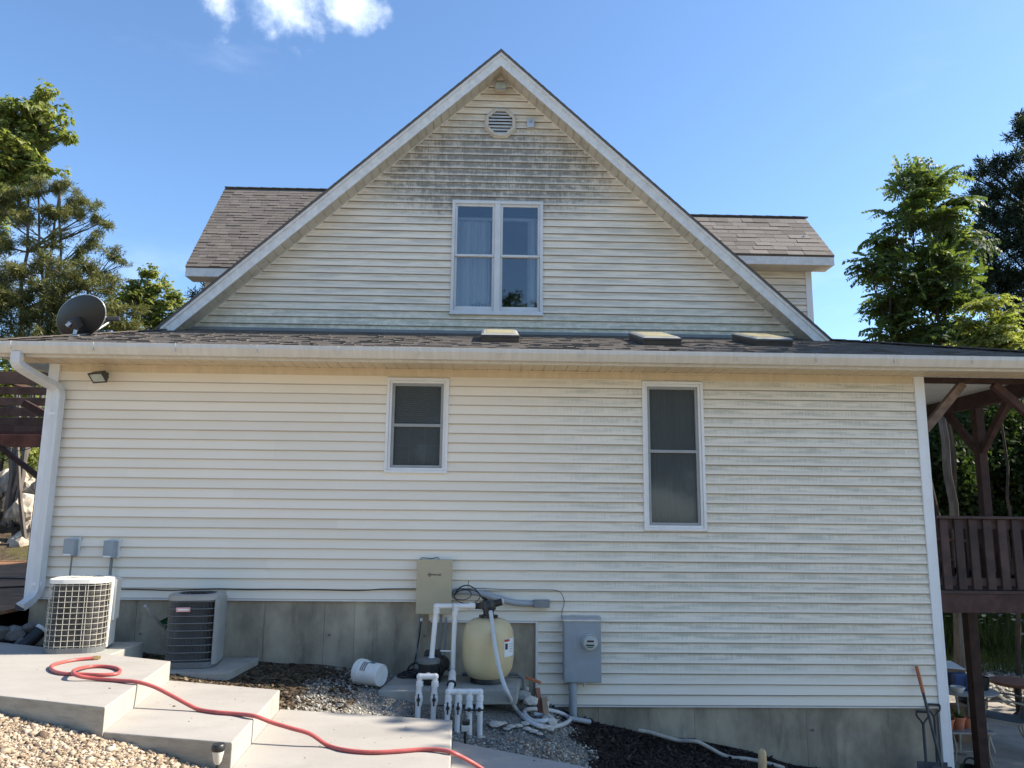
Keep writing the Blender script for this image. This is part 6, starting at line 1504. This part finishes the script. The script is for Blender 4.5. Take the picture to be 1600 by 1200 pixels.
def tree(name, label, base, top, lobes, tpl, size, mt, per, trunk_r, seed, bark='bark', group=None, clump=.3, shell=.4, upright=True, tilt=.45, twigs=5, stems=1, nclump=None, bare=0):
    rr = random.Random(seed); base = Vector((base[0], base[1], h_at(base[0], base[1])-.2)); top = Vector(top)
    t = thing(name, base, label, 'tree', group)
    b = MB(); trunks = []
    for s_ in range(stems):
        tp = top if s_ == 0 else Vector(lobes[rr.randrange(len(lobes))][0]); bs = base+Vector((rr.uniform(-.2, .2), rr.uniform(-.2, .2), 0))*(s_ > 0)
        trunks.append(limb(b, bs, tp, trunk_r*(1 if s_ == 0 else .7), trunk_r*.22, rr, .05, 12))
    b.build('trunk', bark, t, True)
    b = MB(); tips = []
    for (c, rh, rv, w) in lobes:
        c = Vector(c); tr = rr.choice(trunks); best = min(range(2, len(tr)), key=lambda i: abs(tr[i].z-(c.z-.55*math.hypot(c.x-tr[i].x, c.y-tr[i].y)-rv*.3)))
        lp = limb(b, tr[best], c, trunk_r*.30, trunk_r*.09, rr, .10, 7)
        for k in range(twigs):
            d = Vector((rr.gauss(0, 1), rr.gauss(0, 1), rr.gauss(.2, .8))).normalized(); e = c+Vector((d.x*rh, d.y*rh, d.z*rv))*rr.uniform(.7, 1.05+.25*bare); limb(b, lp[rr.randrange(3, 8)], e, trunk_r*.11, trunk_r*.025, rr, .12, 5)
    b.build('branches', bark, t, True)
    pts, tone = lobe_points(lobes, per, clump, shell, nclump)
    crown('crown', pts, tpl, size, mt, t, seed, upright, tilt, tone)
    return t
def L_(px, py, rpx, Y, w=1.0, asp=1.0):
    c = P(px, py, Y=Y); d = (Y-CAM[1])*1.02; rh = rpx*d/F_PX; return (c, rh, rh*asp, w)
# right: tall walnut, dark cedar, light sapling
Y = 9.0
tree('walnut_tree', 'tall leafy green walnut tree right of the house', (P(1478, 560, Y=Y).x, Y), P(1452, 285, Y=Y),
     [L_(1418, 285, 26, Y), L_(1462, 288, 34, Y), L_(1492, 320, 24, Y, .9), L_(1428, 330, 34, Y), L_(1470, 345, 34, Y), L_(1400, 372, 34, Y), L_(1445, 392, 40, Y), L_(1376, 400, 22, Y, .9), L_(1500, 385, 22, Y, .8), L_(1372, 430, 22, Y), L_(1408, 435, 36, Y), L_(1470, 432, 38, Y), L_(1512, 425, 20, Y, .7), L_(1400, 478, 32, Y), L_(1450, 480, 38, Y), L_(1425, 515, 32, Y), L_(1495, 500, 26, Y, .8), L_(1455, 540, 34, Y), L_(1515, 540, 30, Y), L_(1405, 545, 18, Y, .6), L_(1360, 415, 16, Y), L_(1520, 460, 26, Y, .8), L_(1430, 270, 18, Y), L_(1525, 385, 16, Y, .8), L_(1390, 510, 24, Y)],
     WALNUT, .40, 'leaf_walnut', 38, .10, 21, 'bark', 'trees right of the house', clump=.30, shell=.15, tilt=.8, stems=2, nclump=14)
Y = 11.5
tree('cedar_tree', 'tall dark cedar at the right frame edge', (P(1612, 560, Y=Y).x, Y), P(1606, 150, Y=Y),
     [L_(1605, 180, 16, Y), L_(1590, 215, 22, Y), L_(1612, 235, 30, Y), L_(1548, 255, 17, Y), L_(1575, 265, 26, Y), L_(1535, 265, 14, Y, .8), L_(1610, 290, 36, Y), L_(1560, 300, 26, Y), L_(1590, 340, 38, Y), L_(1545, 335, 22, Y), L_(1612, 390, 44, Y), L_(1565, 385, 32, Y), L_(1585, 440, 42, Y), L_(1550, 430, 24, Y, .8), L_(1605, 500, 46, Y), L_(1568, 490, 30, Y), L_(1640, 350, 60, Y), L_(1650, 450, 60, Y), L_(1530, 300, 16, Y), L_(1528, 360, 18, Y), L_(1535, 400, 20, Y), L_(1520, 275, 10, Y), L_(1535, 460, 24, Y), L_(1545, 530, 36, Y), L_(1600, 550, 44, Y)],
     CEDAR, .27, 'leaf_cedar_dark', 230, .17, 22, 'bark', 'trees right of the house', clump=.28, shell=.1, upright=False, nclump=26)
Y = 7.6
tree('young_tree', 'young light green tree low beside the walnut trunk', (P(1545, 560, Y=Y).x, Y), P(1545, 470, Y=Y),
     [L_(1540, 470, 24, Y), L_(1562, 490, 24, Y), L_(1520, 500, 22, Y), L_(1545, 515, 30, Y), L_(1575, 525, 26, Y), L_(1510, 540, 22, Y), L_(1550, 550, 30, Y)], WALNUT, .30, 'leaf_bright', 48, .05, 23, 'bark', 'trees right of the house', clump=.3, shell=.2, nclump=14)
# woodland behind the porch
k = 0
for (x, y, r, h) in ((7.4, 11.5, 1.5, 3.6), (9.3, 12.6, 1.8, 4.2), (11.4, 11.8, 1.7, 4.4), (13.4, 12.4, 2.0, 4.8), (10.6, 15, 2.2, 5.0), (15.5, 13.5, 2.3, 5.2), (8.2, 15.5, 2.0, 4.6), (13, 17, 2.4, 6)):
    rr = random.Random(60+k); lobes = []
    for j in range(9): a = rr.random()*6.28; q_ = rr.random(); lobes.append((Vector((x+r*.7*math.cos(a)*q_, y+r*.7*math.sin(a)*q_, -1.4+h*(.1+.9*j/8))), r*rr.uniform(.45, .7), r*rr.uniform(.35, .55), 1.0))
    tree('woodland_tree', ['thin-trunked woodland tree seen just right of the corner post', 'woodland tree behind the middle of the raised deck', 'dark woodland tree behind the porch post', 'broad woodland tree furthest right behind the railing', 'tall woodland tree behind the deck trees', 'woodland tree at the far right edge', 'deep woodland tree behind the corner post', 'tallest woodland tree at the back right'][k], (x, y), (x, y, -1.6+h), lobes, BROAD, .34, 'leaf_forest', 95, .12, 30+k, 'bark_grey', 'woodland behind the porch', clump=.35, shell=.2, upright=False, nclump=18); k += 1
tr_b = P(1478, 800, Y=6.5)
t = thing('bare_trunk', (tr_b.x, 6.5, h_at(tr_b.x, 6.5)), 'slim grey tree trunk standing just right of the corner post', 'tree trunk')
b = MB(); limb(b, (P(1492, 1000, Y=6.5).x, 6.5, h_at(tr_b.x, 6.5)-.1), P(1462, 590, Y=6.5), .115, .07, random.Random(2), .02, 10); b.build('trunk', 'bark_grey', t, True)
# left: walnut high up, open cedar, bright saplings
Y = 12.0
tree('hickory_tree', 'tall bright leafy tree at the upper left edge', (P(-60, 560, Y=Y).x, Y), P(-10, 170, Y=Y),
     [L_(75, 165, 22, Y), L_(50, 180, 26, Y), L_(20, 175, 24, Y), L_(95, 195, 14, Y, .7), L_(108, 210, 8, Y, 1.6), L_(-10, 190, 36, Y), L_(15, 225, 34, Y), L_(42, 232, 22, Y), L_(-20, 250, 44, Y), L_(25, 262, 28, Y), L_(58, 265, 15, Y), L_(75, 258, 15, Y, .8), L_(45, 288, 12, Y, .8), L_(-30, 320, 40, Y), L_(-60, 220, 50, Y), L_(0, 290, 30, Y), L_(60, 205, 20, Y), L_(20, 310, 24, Y, .8)],
     HICK, .32, 'leaf_bright', 105, .13, 41, 'bark', 'trees on the left slope', clump=.42, shell=.2, tilt=.6, nclump=14)
Y = 9.6
tree('cedar_tree', 'open grey-branched cedar above the satellite dish', (P(35, 620, Y=Y).x, Y), P(45, 300, Y=Y),
     [L_(20, 310, 22, Y), L_(60, 300, 20, Y), L_(95, 295, 22, Y), L_(120, 310, 18, Y), L_(140, 330, 18, Y), L_(165, 345, 12, Y), L_(110, 340, 24, Y), L_(70, 335, 22, Y), L_(30, 345, 26, Y), L_(0, 335, 26, Y), L_(150, 370, 16, Y, .8), L_(130, 385, 20, Y, .8), L_(175, 400, 18, Y, .8), L_(190, 415, 10, Y, .8), L_(95, 375, 20, Y, .7), L_(55, 385, 22, Y, .6), L_(10, 385, 26, Y, .8), L_(160, 430, 22, Y, .8), L_(120, 420, 20, Y, .6)],
     CEDAR, .17, 'leaf_cedar', 480, .10, 42, 'bark_grey', 'trees on the left slope', clump=.26, shell=.15, upright=False, twigs=7, nclump=18, stems=4, bare=1)
Y = 8.8
tree('juniper', 'dense olive juniper behind the satellite dish', (P(90, 620, Y=Y).x, Y), P(100, 430, Y=Y),
     [L_(105, 435, 26, Y), L_(70, 445, 26, Y), L_(135, 450, 24, Y), L_(40, 465, 30, Y), L_(10, 460, 30, Y), L_(95, 475, 34, Y), L_(160, 480, 22, Y), L_(50, 500, 34, Y), L_(130, 500, 30, Y), L_(15, 510, 34, Y), L_(175, 505, 22, Y), L_(90, 525, 34, Y), L_(40, 540, 30, Y), L_(-15, 430, 34, Y), L_(30, 425, 30, Y), L_(75, 410, 24, Y, .8), L_(140, 415, 20, Y, .8), L_(170, 450, 22, Y), L_(195, 490, 24, Y)],
     CEDAR, .19, 'leaf_cedar', 420, .08, 43, 'bark_grey', 'trees on the left slope', clump=.3, shell=.15, upright=False, twigs=6, nclump=26, stems=3)
Y = 11.0
tree('sapling', 'bright green leafy tree between the dish and the gable', (P(225, 600, Y=Y).x, Y), P(232, 425, Y=Y),
     [L_(240, 432, 16, Y), L_(222, 450, 20, Y), L_(258, 455, 20, Y), L_(200, 455, 18, Y), L_(240, 475, 28, Y), L_(275, 472, 16, Y), L_(205, 480, 24, Y), L_(280, 490, 16, Y), L_(180, 470, 20, Y), L_(250, 500, 28, Y), L_(190, 505, 24, Y), L_(215, 520, 30, Y)], HICK, .22, 'leaf_bright', 150, .06, 44, 'bark', 'trees on the left slope', clump=.42, shell=.2, nclump=16)
Y = 15.0
tree('pine_tree', 'dark pine showing under the left dormer eave', (P(330, 600, Y=Y).x, Y), P(325, 425, Y=Y), [L_(312, 440, 16, Y), L_(335, 450, 18, Y), L_(300, 458, 8, Y), L_(322, 470, 18, Y)], CEDAR, .3, 'leaf_cedar_dark', 120, .12, 45, 'bark', 'trees on the left slope', clump=.3, shell=.2, upright=False)
Y = 11.8
tree('understory_tree', 'leafy undergrowth tree seen through the pergola', (P(10, 740, Y=Y).x, Y), P(15, 660, Y=Y), [L_(0, 690, 34, Y), L_(30, 700, 34, Y), L_(-20, 650, 50, Y), L_(25, 640, 40, Y), L_(45, 720, 24, Y), L_(15, 600, 40, Y), L_(10, 565, 36, Y), L_(50, 560, 28, Y)], BROAD, .28, 'leaf_bright', 90, .07, 46, 'bark', 'trees on the left slope', clump=.35, shell=.2, upright=False)
# shade trees beyond the right frame edge, and the wood behind the camera that the windows mirror
def free_tree(x, y, zc, r, h, seed, label, n=16, mt='leaf_forest', tpl=BROAD, per=70, size=.40):
    rr = random.Random(seed); lobes = []
    for j in range(n): a = rr.random()*6.28; q_ = math.sqrt(rr.random()); lobes.append((Vector((x+r*math.cos(a)*q_, y+r*math.sin(a)*q_, zc+h*(rr.random()-.5))), r*rr.uniform(.28, .45), r*rr.uniform(.25, .38), .8))
    tree('shade_tree', label, (x, y), (x, y, zc+h*.3), lobes, tpl, size, mt, per, .2, seed, 'bark', 'trees around the yard', clump=.35, shell=.2, upright=False, nclump=16)
free_tree(10.8, -1.0, 6.3, 2.2, 3.4, 81, 'broad shade tree standing off the right corner of the yard')
free_tree(12.6, 3.6, 3.6, 2.3, 4.4, 83, 'low bushy tree added out of view on the right to shade the patio', 18)  # unseen tree, put in to keep the sun off the patio
free_tree(17.2, 9.6, 3.4, 3.0, 6.0, 84, 'unseen tree added past the right frame edge to shade the grass bank', 18)  # added out of view so its crown darkens the grass bank
free_tree(13.6, 2.2, 8.2, 3.0, 4.4, 82, 'taller shade tree right of the porch, out past the drive')
for k, (x, y, z, r, h) in enumerate(((-4.5, -27, 5, 3.0, 5.5), (2.6, -25, 6.6, 2.8, 8.5), (10, -28, 4.5, 3.5, 5), (-12, -28, 4.5, 3.5, 5))):
    free_tree(x, y, z, r, h, 90+k, ['tree behind the viewer on the left, mirrored in the gable window', 'tree behind the viewer on the right, mirrored in the gable window', 'rightmost tree behind the viewer', 'leftmost tree behind the viewer'][k], 18, per=26, size=.62)
# grass bank and weeds beyond the patio
def blades(name, n, xr, yr, hgt, wd, mt, label, cat, keep=None):
    x = RNG.uniform(*xr, n); y = RNG.uniform(*yr, n)
    if keep is not None: k_ = keep(x, y); x, y = x[k_], y[k_]; n = len(x)
    z = h_np(x, y)-.02; a = RNG.uniform(0, 2*np.pi, n); L = hgt*RNG.uniform(.5, 1.3, n); lean = RNG.uniform(.1, .6, n); b_ = RNG.uniform(0, 2*np.pi, n)
    p = np.stack([x, y, z], -1); s_ = np.stack([np.cos(a), np.sin(a), 0*a], -1)*wd; d = np.stack([np.cos(b_)*lean, np.sin(b_)*lean, np.ones(n)], -1)*L[:, None]
    V_ = np.stack([p-s_, p+s_, p+d*.6+s_*.7, p+d], 1).reshape(-1, 3); F_ = np.arange(4*n).reshape(-1, 4)
    return link(name, fast_mesh(name, V_, F_, np.repeat(RNG.random(n), 4)), mt, None, kind='stuff', label=label, category=cat)
blades('grass', 14000, (5, 15), (7.7, 12.5), .30, .010, 'leaf_grass', 'sunlit tall grass bank beyond the gravel drive', 'grass')
blades('weeds', 5000, (6, 13.5), (9.0, 12.0), .75, .012, 'leaf_grass', 'tall weeds at the edge of the woods beyond the drive', 'weeds')
x = RNG.uniform(7.5, 13, 260); y = RNG.uniform(9.0, 11.4, 260); z = h_np(x, y)+RNG.uniform(.5, 1.0, 260)
crown('white_flowers', np.stack([x, y, z], -1), tpl_from([leafq((0, 0, 0), (math.cos(a)*1, math.sin(a)*1, .15), .34, (0, 0, 1)) for a in np.linspace(0, 6.28, 7)[:-1]]), .055, 'flower_white', None, 1)
o = bpy.data.objects['white_flowers']; o['kind'] = 'stuff'; o['label'] = 'white flat-topped flowers among the tall weeds'; o['category'] = 'flowers'

# crumbs of gravel, leaf bits and sand kicked onto the treads
px_l, py_l, pz_l = [], [], []
for z, poly in STEPS:
    (a0, a1), (b0, b1), (c0_, c1_), (d0_, d1_) = poly
    n = 75; u_ = RNG.uniform(.03, .97, n); v_ = RNG.beta(.8, .8, n)*.96+.02
    px_l.append((a0*(1-u_)+b0*u_)*(1-v_)+(d0_*(1-u_)+c0_*u_)*v_); py_l.append((a1*(1-u_)+b1*u_)*(1-v_)+(d1_*(1-u_)+c1_*u_)*v_); pz_l.append(np.full(n, z))
x, y, z = map(np.concatenate, (px_l, py_l, pz_l)); n = len(x); sz_ = RNG.gamma(1.4, .0011, n)+.0008
W_ = OCT[0][None]*(1+RNG.uniform(-.4, .3, (n, 6, 3)))*sz_[:, None, None]*np.array([1.4, 1, .6])+np.stack([x, y, z+sz_*.4], -1)[:, None]
me = fast_mesh('step_debris', W_.reshape(-1, 3), (OCT[1][None]+(np.arange(n)*6)[:, None, None]).reshape(-1, 3), np.repeat(RNG.random(n), 6))
link('step_debris', me, 'tan_gravel', None, kind='stuff', label='crumbs of gravel and leaf bits on the concrete steps', category='debris')
